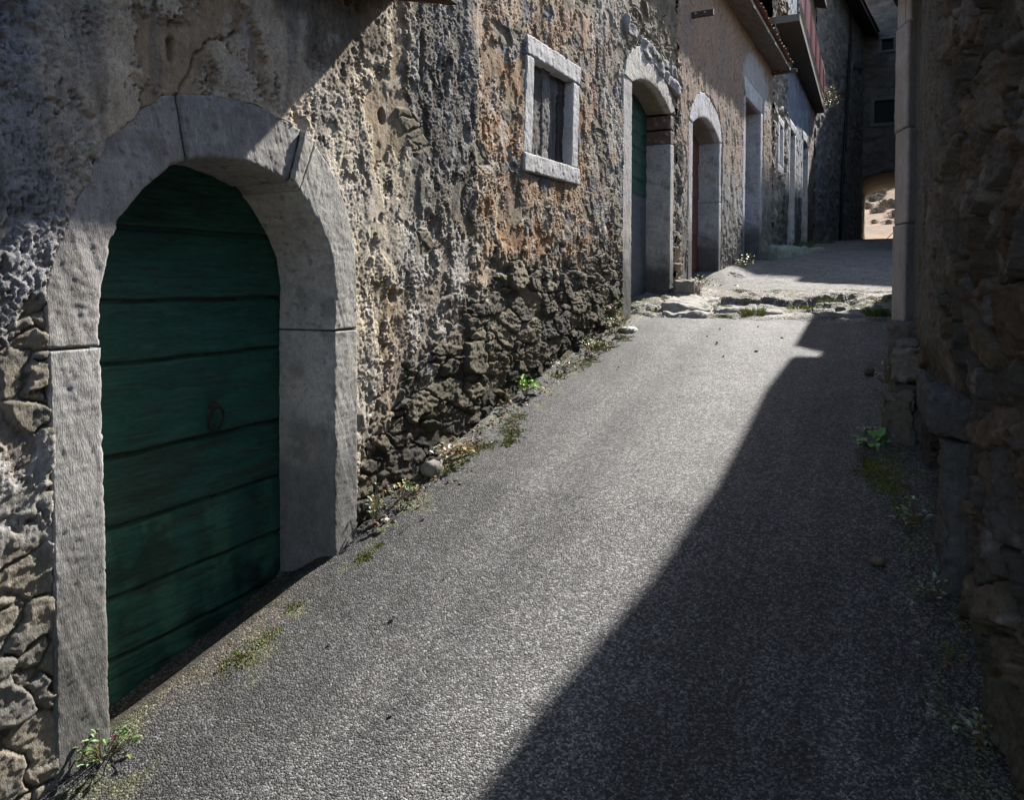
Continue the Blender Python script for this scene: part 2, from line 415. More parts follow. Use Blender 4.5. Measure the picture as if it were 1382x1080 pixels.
CREAM = (.46, .405, .315); BEIGE = (.55, .46, .35); BLUEG = (.26, .262, .275); DKG = (.115, .11, .105); ORNG = (.32, .195, .105); BRN = (.235, .16, .105); GRY = (.29, .275, .25)
DARKST = [(.11, .103, .09), (.14, .128, .105), (.18, .16, .125), (.085, .083, .075), (.20, .175, .135), (.125, .108, .085)]
def fieldA(Y, Z):
    sh = Y.shape
    zr = Z - gz(Y)
    wy = Y + .10 * fbm(Y * 2.5, Z * 2.0, 101, 4); wz = Z + .14 * fbm(Y * 2.2, Z * 2.2, 102, 4)
    n1 = fbm(Y * 1.3, Z * 1.1, 103, 4); n2 = fbm(Y * 5, Z * 4, 104, 4); n3_ = fbm(Y * 16, Z * 12, 105, 4)
    # where the render has fallen off
    topz = np.interp(wy, [-5, 1.5, 1.78, 1.95, 3.45, 3.62, 4.0, 4.9, 6, 8.4, 8.6, 10.8], [1.25, 1.25, 1.2, .2, .3, 1.25, 1.55, 2.02, 2.3, 2.45, 2.3, 2.3])
    M = ss(.16, -.14, wz - topz + .34 * n2 + .20 * n3_ + .25 * n1)
    M = np.maximum(M, ss(.10, -.06, np.hypot((Y - 1.77) / .10, (Z - 1.72) / .22) - 1 + .5 * n2) * (Y < 1.95))
    M = np.maximum(M, ss(8.25, 8.6, wy + .3 * n2) * ss(4.5, 4.7, wz) )
    M = np.maximum(M, ss(10.70, 10.85, Y + .1 * n2) * ss(.1, -.2, n2 - .15))
    # stones showing through the thin render further along
    g1, g2, gi, gx, gy = worley(Y * 3.3 + .3 * n2, Z * 5.2 + .3 * n1, 207)
    lim = np.interp(Y, [0, 3.6, 5, 7, 8.4, 11], [.985, .965, .93, .80, .62, .55])
    show = ss(0, .02, gi - lim) * ss(.10, .20, g2 - g1) * ss(.9, 1.2, zr)
    M = np.clip(np.maximum(M, show), 0, 1)
    hs = stucco(Y, Z, 300) * np.interp(Y, [0, 2.0, 3.1, 3.4, 4.1, 12], [1.1, 1.1, 1.05, 1.05, 1.0, 1.0]) + .004
    # ragged old patches: second coat standing a little proud
    coat = ss(-.05, .05, fbm(Y * 1.6 + 9, Z * 1.2, 305, 5))
    hs = hs + .009 * coat
    hr, i, e, r1, r2, r3 = rubble(Y, Z, 320, 2.9, 5.6, .040)
    flush = ss(.05, .3, show) * ss(.9, 1.2, zr)
    hr = lerp(hr - .022, hr * .35 - .006, flush); hr = lerp(hr, hr * .55 - .004, ss(1.95, 1.85, Y))
    h = lerp(hs, hr, M)
    # straight edge of an older wall at the grey streak
    h = h + .010 * ss(5.03, 4.97, Y + .05 * n2 + .02 * n3_) * ss(3.9, 4.15, Y) * ss(2.45, 2.7, Z)
    # holes
    for (hy, hz, ry, rz, dp) in ((3.85, 2.99, .035, .045, .06), (4.24, 3.42, .025, .16, .035), (3.93, 1.97, .05, .055, .05), (4.83, 3.06, .05, .07, .03), (2.03, 2.43, .045, .045, .02), (2.36, 2.96, .03, .05, .03)):
        d = np.hypot((Y - hy) / ry, (Z - hz) / rz) + .35 * n3_
        h = h - dp * ss(1.15, .75, d)
    # the crack over the arch
    ck = [(2.39, 2.79), (2.43, 2.86), (2.465, 2.90), (2.48, 2.97), (2.535, 3.0), (2.56, 3.06), (2.66, 3.09), (2.72, 3.14)]
    d = np.full(sh, 9.)
    m = (Y > 2.2) & (Y < 2.9) & (Z > 2.7) & (Z < 3.3)
    dd = np.full(m.sum(), 9.); yy, zz = Y[m] + .012 * n3_[m], Z[m] + .012 * n2[m]
    for (a, b) in zip(ck[:-1], ck[1:]):
        v = np.array(b) - np.array(a); t = np.clip(((yy - a[0]) * v[0] + (zz - a[1]) * v[1]) / (v @ v), 0, 1)
        dd = np.minimum(dd, np.hypot(yy - a[0] - t * v[0], zz - a[1] - t * v[1]))
    d[m] = dd
    h = h - .020 * ss(.011, .003, d)
    # ---- colours
    c = colr(sh, BEIGE)
    c = mixc(c, CREAM, ss(3.1, 3.35, wy) * (1 - .25 * ss(0, .5, n1)))
    c = mixc(c, (.40, .375, .35), ss(-.1, .5, n1) * .6)
    c = mixc(c, BLUEG, ss(1.93, 1.76, wy + .05 * n3_) * ss(1.7, 1.95, Z))
    c = mixc(c, (.36, .34, .31), ss(1.8, 1.9, wy) * ss(2.08, 1.98, wy) * .7)
    c = mixc(c, (.17, .14, .11), ss(.25, -.25, np.hypot((wy - 3.4) / .42, (wz - 3.45) / .36) - 1 + .5 * n2) * .85)
    # left flank below the springing: crusty grey
    c = mixc(c, (.34, .335, .33), ss(1.95, 1.85, Y) * ss(2.0, 1.8, Z) * .9)
    # long grey streak under the eave
    g = ss(4.00, 4.20, wy - .10 * n2) * ss(5.10, 4.92, Y + .10 * n2 + .05 * n3_) * ss(1.9, 2.85, wz + .3 * n2)
    c = mixc(c, (.085, .083, .079), g * (.85 + .3 * n2))
    c = mixc(c, (.30, .29, .275), g * ss(.05, .4, fbm(Y * 9, Z * 1.6, 110, 3) + .5 * n3_) * .7)
    c = mixc(c, (.36, .345, .325), ss(3.9, 4.1, wy) * ss(5.0, 4.8, wy) * ss(2.6, 2.2, wz) * .8)
    o = ss(4.90, 5.14, Y + .12 * n2 + .06 * n3_) * ss(8.4, 7.6, wy)
    c = mixc(c, ORNG, o * np.clip(.62 + .9 * n2 + .35 * n1, 0, 1) * ss(1.9, 2.3, wz))
    c = mixc(c, (.40, .34, .275), o * ss(.0, .45, n3_ + .4 * n1) * .75)
    c = mixc(c, BRN, ss(5.6, 5.8, wy) * ss(7.6, 7.2, wy) * ss(2.6, 3.0, wz) * .55)
    c = mixc(c, GRY, ss(7.2, 7.7, wy) * (.75 + .25 * n2))
    c = mixc(c, (.20, .185, .165), ss(7.2, 7.7, wy) * ss(-.1, .3, fbm(Y * 4.1, Z * 1.8, 112, 4)) * .7)
    c = mixc(c, ORNG, ss(7.1, 7.3, wy) * ss(.25, .5, fbm(Y * 3.3, Z * 2.2, 113, 4)) * .6)
    # pale lime patches, brown under-coat where the top coat has flaked away
    fk = fbm(Y * 2.4, Z * 1.5, 371, 6, .6)
    c = mixc(c, c * np.array([.62, .54, .46]), ss(.14, .2, fk) * .8)
    c = mixc(c, (.45, .43, .40), ss(.12, .4, fbm(Y * 3.1, Z * 1.7, 117, 5)) * ss(0, .3, n3_) * .55)
    # rain streaks and small stains
    c = mixc(c, (.13, .125, .12), ss(.22, .55, fbm(Y * 7, Z * .9, 114, 4)) * .55)
    c = c * (1 + .22 * n2 + .22 * n3_)[..., None]
    sc_ = stonecol(sh, i, r1, r2, DARKST)
    sc_ = mixc(sc_, mixc(colr(sh, (.25, .225, .18)), (.17, .165, .155), ss(-.2, .3, n2)), ss(1.95, 1.8, Y) * .75)
    sc_ = mixc(sc_, (.17, .145, .105), ss(8.2, 8.7, Y) * ss(4.3, 4.6, Z) * .6)
    sc_ = mixc(sc_, (.19, .165, .12), np.clip(show * ss(.5, .9, zr) * .8, 0, 1) )
    mort = mixc(colr(sh, (.15, .14, .12)), (.085, .082, .065), ss(1.6, .2, zr))
    gp1, gp2, gpi, _a, _b = worley(Y * 4.2 + .5 * n2, Z * 6.5 + .5 * n1, 611)
    c = mixc(c, (.135, .138, .142), ss(.80, .82, gpi) * ss(.04, .14, gp2 - gp1) * ss(4.9, 5.6, Y) * .85)
    c = mixc(c, (.20, .13, .09), ss(.16, .12, gpi) * ss(.02, .14, gp2 - gp1) * ss(4.9, 5.2, Y) * .6)
    sc_ = mixc(mort, sc_, ss(.05, .16, e))
    sc_ = mixc(sc_, (.085, .095, .05), ss(.1, .5, fbm(Y * 3, Z * 3, 115, 4)) * ss(1.2, .2, zr) * .45)
    c = mixc(c, sc_, M)
    # damp foot of the wall
    c = c * (1 - .45 * ss(.9 + .3 * n2, .05, zr) * ss(3.5, 3.6, Y))[..., None]
    c = mixc(c, (.16, .15, .07), ss(.45, .1, zr + .15 * n2) * ss(8.1, 8.3, Y) * .6)
    return h, c

SA = np.concatenate([np.linspace(-3, 1.3, 30), steps(1.33, 10.93, .0058, .0175, .8)])
ZA = np.concatenate([np.arange(-1.3, -.1, .06), np.arange(-.1, 4.3, .0068), np.arange(4.3, 5.6, .010), np.arange(5.62, 6.9, .05)])
build_wall(A, 'wall', SA, ZA, fieldA, [arch_poly, win_poly, d2_poly], [arch_hole, win_hole, d2_hole], offA, gfun=gz)

# ---- the arched surround, six stones
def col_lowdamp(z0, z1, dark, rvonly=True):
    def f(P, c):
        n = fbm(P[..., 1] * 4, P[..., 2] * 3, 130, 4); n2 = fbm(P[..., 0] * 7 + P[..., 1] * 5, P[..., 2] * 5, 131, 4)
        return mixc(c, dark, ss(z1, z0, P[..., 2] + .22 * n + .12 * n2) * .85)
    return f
arch = A_s = empty('door_surround', (0, 0, 0)); arch.parent = A
def ringA(a, b, f0, f1, col, seed, front=.010, colf=None):
    O, I = cut(a, b, f0, f1)
    return ring_stone('voussoir', O, I, M_STONE, arch, col, front, .36, offA, .0095, .0030, seed, colf=colf, gap=.006)
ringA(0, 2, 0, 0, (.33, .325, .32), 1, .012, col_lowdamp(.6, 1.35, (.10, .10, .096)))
ringA(2, 9, 0, .75, (.34, .325, .32), 2, .006)
ringA(9, 14, .78, 0, (.285, .275, .27), 3, .014)
ringA(14, 14, .02, .60, (.33, .32, .30), 4, .038)
ringA(14, 20, .62, 0, (.36, .35, .33), 5, .032)
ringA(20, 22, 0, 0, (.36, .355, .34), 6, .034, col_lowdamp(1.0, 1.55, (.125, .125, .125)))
O, I = cut(0, 22)
Im = [np.array(i) + (np.array(o) - np.array(i)) * .12 for o, i in zip(O, I)]; Om = [np.array(i) + (np.array(o) - np.array(i)) * .93 for o, i in zip(O, I)]
ring_stone('mortar_bed', Om, Im, M_RUBBLE, arch, (.16, .15, .13), -.012, .34, offA, .03, .002, 9)

# ---- green plank door
def door_leaf(parent, name, y0, y1, zs, x, col, off, mat=M_PAINT, clip=None, step=.010, lap=.016, ragged=.004, seed=3, colf=None):
    Y = np.arange(y0, y1 + step, step); Zl = np.arange(zs[0], zs[-1] + step * .7, step * .7)
    YY, ZZ = np.meshgrid(Y, Zl, indexing='ij')
    zz = ZZ + ragged * fbm(YY * 3, ZZ * .01 + seed, seed, 3) * 2
    k = np.clip(np.searchsorted(np.array(zs), zz) - 1, 0, len(zs) - 2)
    a = np.array(zs)[k]; b = np.array(zs)[k + 1]
    t = (zz - a) / (b - a)
    h = x + lap * (1 - t) - .010 * ss(.02, .0, np.minimum(t, 1 - t) * (b - a) - .001) + .0025 * fbm(YY * 2.5, ZZ * 40, seed + 4, 4) + .003 * fbm(YY * 1.5 + k * 3.3, ZZ * 3, seed + 5, 2)
    h = h - .003 * ss(.35, .6, fbm(YY * 3.5, ZZ * 55, seed + 9, 3))
    c = colr(YY.shape, col) * (1 + .20 * np.modf(h2(k, k, seed) * 7.7)[0] - .1 + .28 * fbm(YY * 3, ZZ * 12, seed + 6, 4))[..., None]
    if colf is not None: c = colf(YY, ZZ, c, t, k)
    keep = None
    if clip is not None:
        ins = inpoly(YY, ZZ, clip); keep = ins[:-1, :-1] | ins[1:, :-1] | ins[1:, 1:] | ins[:-1, 1:]
    return grid_np(name, np.stack([h, YY, ZZ], -1), mat, parent, c, keep, off)
def doorcol(Y, Z, c, t, k):
    wear = ss(.15, .45, fbm(Y * 2.2, Z * 7, 141, 4))
    c = mixc(c, (.045, .028, .016), wear * ss(.75, 1.05, Z) * ss(1.34, 1.26, Z) * .5)
    c = mixc(c, (.035, .022, .012), ss(.98, 1.02, Z) * ss(1.30, 1.26, Z) * ss(-.3, .3, fbm(Y * 1.8, Z * 5, 144, 4)) * .30)
    c = mixc(c, (.055, .165, .105), ss(-.2, .35, fbm(Y * 6, Z * 1.3, 142, 4)) * ss(1.0, .97, Z) * .7)
    c = mixc(c, (.012, .02, .016), ss(.1, .5, fbm(Y * 4, Z * 1.5, 143, 4)) * ss(1.05, .9, Z) * ss(2.5, 3.2, Y) * .9)
    c = mixc(c, (.010, .028, .02), ss(.05, .4, fbm(Y * 3, Z * 4.5, 149, 5)) * ss(1.0, .95, Z) * .75)
    c = mixc(c, (.07, .14, .115), ss(.22, .5, fbm(Y * 5, Z * 60, 146, 4)) * .35)
    c = mixc(c, (.03, .03, .022), ss(.30, .5, fbm(Y * 3, Z * 45, 147, 4)) * .6)
    c = mixc(c, (.004, .006, .005), ss(.055, .02, t))
    lip = ss(.90, .97, t) * ss(1.02, .9, Z)
    c = mixc(c, (.045, .11, .08), lip * .7)
    return c
door_clip = [tuple(np.array(i) + (np.array(o) - np.array(i)) * .10) for o, i in zip(out_pts, inn_pts)]
door_clip = door_clip + [(3.36, -.05), (1.99, -.05)]
dr = door_leaf(A, 'door', 1.99, 3.40, [.12, .425, .69, .99, 1.29, 1.685, 1.95, 2.27, 2.62], -.345, (.020, .090, .064), offA, clip=door_clip, colf=doorcol, step=.0085, lap=.015)
b = MB()
cy_, cz_ = 2.867, 1.372
b.tube([(-.305 + .010 * math.cos(w), cy_ + .048 * math.sin(w), cz_ + .058 * math.cos(w)) for w in np.linspace(0, 2 * math.pi, 25)], .0075, 8, (.012, .012, .012), cap=False)
b.build('ring_handle', M_IRON, dr, offA, True)
b = MB(); b.tube([(-.335, cy_, cz_ + .062), (-.29, cy_, cz_ + .062)], .013, 10, (.05, .035, .03)); b.tube([(-.325, cy_, cz_ + .062), (-.318, cy_, cz_ + .062)], .028, 12, (.05, .035, .03))
b.build('staple', M_IRON, dr, offA, False)
rough_block('threshold', [(1.98, .02), (3.40, .12), (3.40, .255), (1.98, .165)], -.50, -.06, M_RUBBLE, A, (.20, .18, .15), offA, .02, .02, .006, 31)

# ---- window with four frame stones and plank shutter
wf = empty('window', (0, 0, 0)); wf.parent = A
q = lambda *a: list(a)
WC = (.41, .405, .40)
rough_block('lintel', q((5.862, 3.878), (7.085, 3.905), (7.10, 4.075), (5.848, 4.035)), -.12, .022, M_STONE, wf, WC, offA, .010, .011, .0035, 41)
rough_block('sill', q((5.755, 2.935), (7.03, 2.965), (7.025, 3.12), (5.76, 3.085)), -.12, .040, M_STONE, wf, WC, offA, .012, .011, .004, 42)
rough_block('frame_jamb', q((5.775, 3.089), (5.955, 3.094), (6.005, 3.877), (5.86, 3.873)), -.12, .018, M_STONE, wf, WC, offA, .010, .011, .003, 43)
rough_block('frame_jamb', q((6.86, 3.119), (7.02, 3.124), (7.07, 3.90), (6.905, 3.897)), -.12, .018, M_STONE, wf, WC, offA, .010, .011, .003, 44)
sh = empty('shutter', (0, 0, 0)); sh.parent = wf
ys = [5.93, 6.12, 6.33, 6.50, 6.72, 6.93]
for k in range(5):
    rough_block('plank', q((ys[k] + .004, 3.03), (ys[k + 1] - .004, 3.04), (ys[k + 1] - .004 + .03, 3.95), (ys[k] + .004 + .03, 3.94)), -.13, -.082 + .012 * ((k * 7) % 3), M_WOOD, sh, [(.15, .125, .12), (.08, .074, .07), (.14, .13, .122), (.10, .094, .09), (.06, .05, .046)][k], offA, .012, .012, .006, 51 + k, .016, .55)

# ---- generic portal
def arc(y0, y1, z, rise, n=17, z1=None):
    t = np.linspace(0, 1, n)
    z1 = z if z1 is None else z1
    return [(y0 + (y1 - y0) * a, z + (z1 - z) * a + rise * (1 - (2 * a - 1) ** 2)) for a in t]
def portal(parent, off, y0, y1, zb, zs, rise, jl, jr, ltop, col, depth=.34, seed=60, lcol=None, brick=False, step=.02, outer=None, front=.014, damp=None, joint=None):
    p = empty('door_surround', (0, 0, 0)); p.parent = parent
    zt = zs
    if brick:
        zt = zs - .40
        for k in range(2):
            ring_stone('brick_course', [(y1 + .17, zt + .2 * k), (y1 + .17, zt + .2 * k + .18)], [(y1, zt + .2 * k), (y1, zt + .2 * k + .18)], M_RUBBLE, p, (.115, .066, .05), front, depth, off, step, .004, seed + k)
    cf = col_lowdamp(damp[0], damp[1], (.055, .055, .054)) if damp else None
    ring_stone('jamb_stone', [(y0 - jl, zb), (y0 - jl, zs)], [(y0, zb), (y0, zs)], M_STONE, p, col, front, depth, off, step, .003, seed + 3, colf=cf)
    segs = [zb, zt] if not joint else [zb, joint, zt]
    for a, b_ in zip(segs[:-1], segs[1:]):
        ring_stone('jamb_stone', [(y1 + jr, a), (y1 + jr, b_)], [(y1, a), (y1, b_)], M_STONE, p, col, front, depth, off, step, .003, seed + 4, colf=cf)
    inner = arc(y0, y1, zs, rise)
    if outer is None: outer = arc(y0 - jl, y1 + jr, ltop, rise * 1.1)
    ring_stone('lintel', outer, inner, M_STONE, p, lcol or col, front + .006, depth, off, step, .004, seed + 5, colf=lambda P, c: mixc(c, (.12, .10, .075), ss(-.03, -.10, P[..., 0]) * .8))  # soffit shade painted in: lintel colour darkens behind its front face
    return p
# ---- second door of the near house
P2 = [(8.47, 4.34), (8.55, 4.5), (8.66, 4.62), (8.85, 4.74), (9.1, 4.82), (9.5, 4.86), (9.9, 4.80), (10.3, 4.68), (10.6, 4.55), (10.80, 4.40)]
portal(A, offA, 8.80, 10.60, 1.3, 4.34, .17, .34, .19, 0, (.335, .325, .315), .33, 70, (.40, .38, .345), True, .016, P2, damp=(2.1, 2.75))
def d2col(Y, Z, c, t, k):
    return mixc(c, (.085, .092, .108), ss(3.235, 3.225, Z))
door_leaf(A, 'door', 8.75, 10.66, [1.3, 3.23, 3.43, 3.63, 3.83, 4.03, 4.23, 4.56], -.32, (.014, .058, .038), offA, step=.03, seed=77, colf=d2col, clip=[(8.78, 1.3), (10.62, 1.3), (10.62, 4.36), (10.1, 4.55), (9.3, 4.55), (8.78, 4.36)])
# slanting slabs over that door
rough_block('relieving_slab', q((8.50, 4.83), (10.95, 4.62), (10.98, 4.80), (8.52, 5.0)), -.15, .050, M_RUBBLE, A, (.25, .245, .24), offA, .03, .02, .010, 81, .05)
rough_block('relieving_slab', q((9.25, 4.86), (10.85, 4.83), (10.88, 5.0), (9.15, 4.97)), -.15, .03, M_RUBBLE, A, (.15, .145, .14), offA, .03, .02, .010, 82, .05)
# ---- sloping canopy over the arch (its end just shows at the top of the picture)
cp = empty('canopy', (0, 0, 0)); cp.parent = A
for k in range(8):
    y1 = 3.95 - k * .86
    b = MB(); b.box((-.2, y1 - .13, 3.67), (.435, y1, 3.78), (.075, .04, .03), M=lambda p: (p[0], p[1], p[2] - .22 * p[0] + .003))
    b.build('rafter', M_BEAM, cp, offA, bevel=.008)
b = MB(); b.box((-.2, -3., 3.785), (.445, 3.97, 3.815), (.06, .035, .028), M=lambda p: (p[0], p[1], p[2] - .22 * p[0])); b.build('boarding', M_BEAM, cp, offA)
def tiles(name, x0, z0, x1, z1, y0, y1, parent, off, pitch=.19, seed=5, end=.0, yf=None):
    """clay tile covering: rows of half-round tiles running from the upper edge (x0,z0) to the eave (x1,z1)"""
    L = math.hypot(x1 - x0, z1 - z0)
    Y = np.arange(y0, y1, pitch / 10); T = np.linspace(0, 1, max(12, int(L / .05)))
    YY, TT = np.meshgrid(Y, T, indexing='ij')
    k = np.floor(YY / pitch)
    ph = (YY / pitch - k) * 2 * math.pi
    row = np.floor(TT * L / .34)
    hh = .055 * np.abs(np.sin(ph / 2)) ** .7 + .018 * (TT * L / .34 - row) + .008 * h2(k.astype(int), row.astype(int), seed)
    ex = end * h2(k.astype(int), row.astype(int) * 0, seed + 3)
    nx, nz = -(z1 - z0) / L, (x1 - x0) / L
    if nz < 0: nx, nz = -nx, -nz
    X = x0 + (x1 - x0) * TT * (1 + ex) + nx * hh; Zz = z0 + (z1 - z0) * TT * (1 + ex) + nz * hh
    c = colr(YY.shape, (.26, .13, .085)) * (.6 + .8 * h2(k.astype(int), row.astype(int), seed + 1))[..., None]
    c = mixc(c, (.16, .15, .135), h2(k.astype(int), row.astype(int), seed + 2) * .8)
    if yf is not None: YY = yf(X, YY)
    return grid_np(name, np.stack([X, YY, Zz], -1), M_TILE, parent, c, off=off)
tiles('tiles', -.2, 3.87, .45, 3.73, -3., 3.97, cp, offA)
# roof of the near house, well above the picture
rf = empty('roof', (0, 0, 0)); rf.parent = A
b = MB(); b.box((-4, -3.2, 6.85), (.22, 11.0, 6.93), (.10, .07, .05), M=lambda p: (p[0], p[1], p[2] - .32 * p[0])); b.build('boarding', M_BEAM, rf, offA)
tiles('tiles', -4, 8.28, .26, 6.90, -3.2, 11.0, rf, offA)
# solid body of the house behind the face
def body(parent, off, lo, hi, col=(.18, .16, .14)):
    b = MB(); b.box(lo, hi, col); return b.build('inner_wall', M_RUBBLE, parent, off)
body(A, offA, (-4, -3, -1), (-.75, 10.9, 6.85))

# ================================================================== SECOND HOUSE (pink stucco)
def frame(a, b):
    v = np.array(b) - np.array(a); L = np.linalg.norm(v)
    return L, -math.atan2(v[0], v[1])
LB, rB = frame((0, 10.9), (.28, 19)); zB = 1.85; offB = (0, 0, zB)
B = empty('stone_house', (0, 10.9, zB), rB, label='pinkish stucco house with third and fourth doors under a tiled eave', cat='house')
gB = lambda s: gz(s + 10.9)
d3_poly = [(.62, 1.5), (.66, 4.45), (.80, 4.66), (1.1, 4.9), (1.5, 5.02), (1.95, 5.02), (2.4, 4.93), (2.75, 4.76), (2.90, 4.5), (2.88, 1.5)]
d3_hole = [(.78, 1.5), (.8, 4.5), (1.3, 4.72), (1.8, 4.78), (2.4, 4.7), (2.79, 4.48), (2.79, 1.5)]
d4_poly = [(4.6, 2.2), (4.78, 6.05), (6.95, 6.05), (6.80, 2.2)]
d4_hole = [(4.8, 2.2), (4.95, 5.8), (6.82, 5.8), (6.72, 2.2)]
def fieldB(Y, Z):
    sh = Y.shape; zr = Z - gB(Y)
    n1 = fbm(Y * 1.1, Z * .9, 403, 4); n2 = fbm(Y * 4, Z * 3, 404, 4); n3_ = fbm(Y * 14, Z * 11, 405, 3)
    M = np.maximum(ss(.45, .15, Y + .25 * n2) * ss(4.6, 3.6, Z), ss(.9, .4, zr + .4 * n2) * ss(2.8, 3.1, Y) * .6)
    M = np.maximum(M, ss(.25, .05, Y + .2 * n2))
    hs = stucco(Y, Z, 410, .8) + .02
    hr, i, e, r1, r2, r3 = rubble(Y, Z, 420, 3.2, 5.4, .055)
    h = lerp(hs, hr - .02, M)
    c = colr(sh, (.27, .205, .16))
    c = mixc(c, (.22, .19, .165), ss(-.2, .4, n1) * .7)
    c = mixc(c, (.12, .095, .08), ss(.05, .3, n3_) * .75)
    c = mixc(c, (.27, .175, .11), ss(.2, .5, fbm(Y * 2, Z * 1.4, 431, 3)) * .5 * ss(3.6, 4.2, Z))
    low = ss(4.0, 3.0, Z + .4 * n2 - .12 * Y)
    c = mixc(c, (.25, .245, .235), low * .85)
    c = mixc(c, (.11, .105, .095), ss(.5, .0, zr - .9 + .6 * n2) * .85)
    c = mixc(c, (.36, .365, .38), ss(.35, .1, np.hypot((Y - 6.2) / 1.3, (Z - 6.15) / .5) - .9 + .4 * n2) * .8)
    c = c * (1 + .15 * n2 + .2 * n3_)[..., None]
    sc_ = stonecol(sh, i, r1, r2, [(.17, .15, .12), (.22, .19, .145), (.12, .11, .095), (.26, .2, .14)])
    sc_ = mixc(colr(sh, (.2, .185, .16)), sc_, ss(.04, .15, e))
    c = mixc(c, sc_, M)
    return h, c
SB = np.concatenate([steps(.01, LB, .016, .045)]); ZB = np.concatenate([np.arange(1.2, 6.6, .016), np.arange(6.6, 7.6, .06)])
build_wall(B, 'wall', SB, ZB, fieldB, [d3_poly, d4_poly], [d3_hole, d4_hole], offB, gfun=gB)
P3 = [(.70, 4.46), (.78, 4.62), (1.0, 4.85), (1.3, 4.98), (1.6, 5.03), (2.0, 5.01), (2.4, 4.92), (2.75, 4.74), (2.86, 4.46)]
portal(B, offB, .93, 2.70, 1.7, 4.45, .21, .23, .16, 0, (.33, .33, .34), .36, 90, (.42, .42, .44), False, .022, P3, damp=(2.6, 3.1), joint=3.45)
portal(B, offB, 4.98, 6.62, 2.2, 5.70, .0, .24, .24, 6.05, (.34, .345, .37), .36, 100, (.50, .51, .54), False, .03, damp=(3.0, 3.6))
door_leaf(B, 'door', .90, 2.75, [1.7, 2.3, 2.9, 3.5, 4.1, 4.72], -.34, (.10, .038, .028), offB, step=.04, seed=87)
door_leaf(B, 'door', 4.92, 6.70, [2.2, 2.9, 3.6, 4.3, 5.0, 5.76], -.34, (.085, .05, .04), offB, step=.04, seed=88)
re = empty('roof', (0, 0, 0)); re.parent = B
b = MB(); b.box((-4, .0, 6.90), (.42, 7.95, 6.97), (.17, .15, .13), M=lambda p: (p[0], p[1], p[2] - .12 * p[0])); b.build('soffit', M_BEAM, re, offB)
tiles('tiles', -4, 7.50, .45, 6.98, .0, 7.97, re, offB, .21, 6, .008)
for (y, z, x1) in ((.78, 5.98, .33), (7.93, 6.86, .55)):
    b = MB(); b.box((-.1, y, z - .05), (x1, y + .07, z + .03), (.05, .045, .045)); o = b.build('iron_bracket', M_IRON, B, offB, bevel=.006)
    for k in range(2):
        b = MB(); b.tube([(.08 + .13 * k, y - .012, z), (.08 + .13 * k, y + .001, z)], .012, 8, (.45, .45, .45)); b.build('bolt', M_METAL, o, offB)
body(B, offB, (-4, .02, .8), (-.75, LB, 6.9))

# ================================================================== THIRD HOUSE (stone, balcony)
LC, rC = frame((.28, 19), (.45, 29)); zC = 2.7; offC = (0, 0, zC)
Ch = empty('stone_house', (.28, 19, zC), rC, label='grey and blue washed stone house with a red balcony', cat='house')
gC = lambda s: gz(s + 19)
w_poly = [(.78, 4.78), (1.82, 4.78), (1.82, 6.12), (.78, 6.12)]; w_hole = [(.98, 4.98), (1.62, 4.98), (1.62, 5.95), (.98, 5.95)]
d5_poly = [(3.1, 2.6), (3.1, 6.5), (4.6, 6.5), (4.6, 2.6)]; d5_hole = [(3.3, 2.6), (3.3, 6.3), (4.4, 6.3), (4.4, 2.6)]
d6_poly = [(6.2, 2.6), (6.2, 6.72), (8.1, 6.72), (8.1, 2.6)]; d6_hole = [(6.4, 2.6), (6.4, 6.5), (7.9, 6.5), (7.9, 2.6)]
def fieldC(Y, Z):
    sh = Y.shape; zr = Z - gC(Y)
    n1 = fbm(Y * .9, Z * .8, 503, 4); n2 = fbm(Y * 3, Z * 2.5, 504, 4); n3_ = fbm(Y * 9, Z * 9, 505, 3)
    hr, i, e, r1, r2, r3 = rubble(Y, Z, 520, 2.6, 4.6, .075)
    hs = stucco(Y, Z, 510, 1.)
    W = ss(2.3, 2.8, Y + .4 * n2)
    h = lerp(hr - .03, hs, W * .8)
    c = stonecol(sh, i, r1, r2, [(.26, .235, .20), (.20, .185, .16), (.32, .29, .25), (.15, .14, .125)])
    c = mixc(colr(sh, (.27, .26, .24)), c, ss(.04, .15, e))
    c = mixc(c, (.30, .325, .375), W * np.clip(.8 + .8 * n2, 0, 1) * ss(8.6, 7.6, Y))
    c = mixc(c, (.30, .22, .16), ss(8.0, 8.6, Y) * .7)
    c = mixc(c, (.085, .085, .07), ss(1.9, .3, zr + .9 * n2) * .8)
    return h, c * (1 + .2 * n2 + .2 * n3_)[..., None]
build_wall(Ch, 'wall', steps(.0, LC, .035, .09), np.arange(2.2, 11.5, .034), fieldC, [w_poly, d5_poly, d6_poly], [w_hole, d5_hole, d6_hole], offC, gfun=gC)
PALE = (.50, .49, .50)
cw = empty('window', (0, 0, 0)); cw.parent = Ch
for nm, cc in (('lintel', q((.78, 5.93), (1.82, 5.93), (1.82, 6.12), (.78, 6.12))), ('sill', q((.76, 4.78), (1.84, 4.78), (1.84, 4.98), (.76, 4.98))), ('frame_jamb', q((.78, 4.985), (1.0, 4.985), (1.0, 5.925), (.78, 5.925))), ('frame_jamb', q((1.6, 4.985), (1.82, 4.985), (1.82, 5.925), (1.6, 5.925)))):
    rough_block(nm, cc, -.25, .05, M_STONE, cw, PALE, offC, .012, .04, .004, 111)
b = MB(); b.box((-.2, .95, 4.9), (-.16, 1.65, 6.0), (.05, .03, .028)); b.build('shutter', M_WOOD, cw, offC)
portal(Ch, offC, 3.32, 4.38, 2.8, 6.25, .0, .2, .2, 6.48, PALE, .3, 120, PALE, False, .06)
portal(Ch, offC, 6.42, 7.88, 2.9, 6.45, .06, .2, .2, 6.70, PALE, .3, 130, PALE, False, .06)
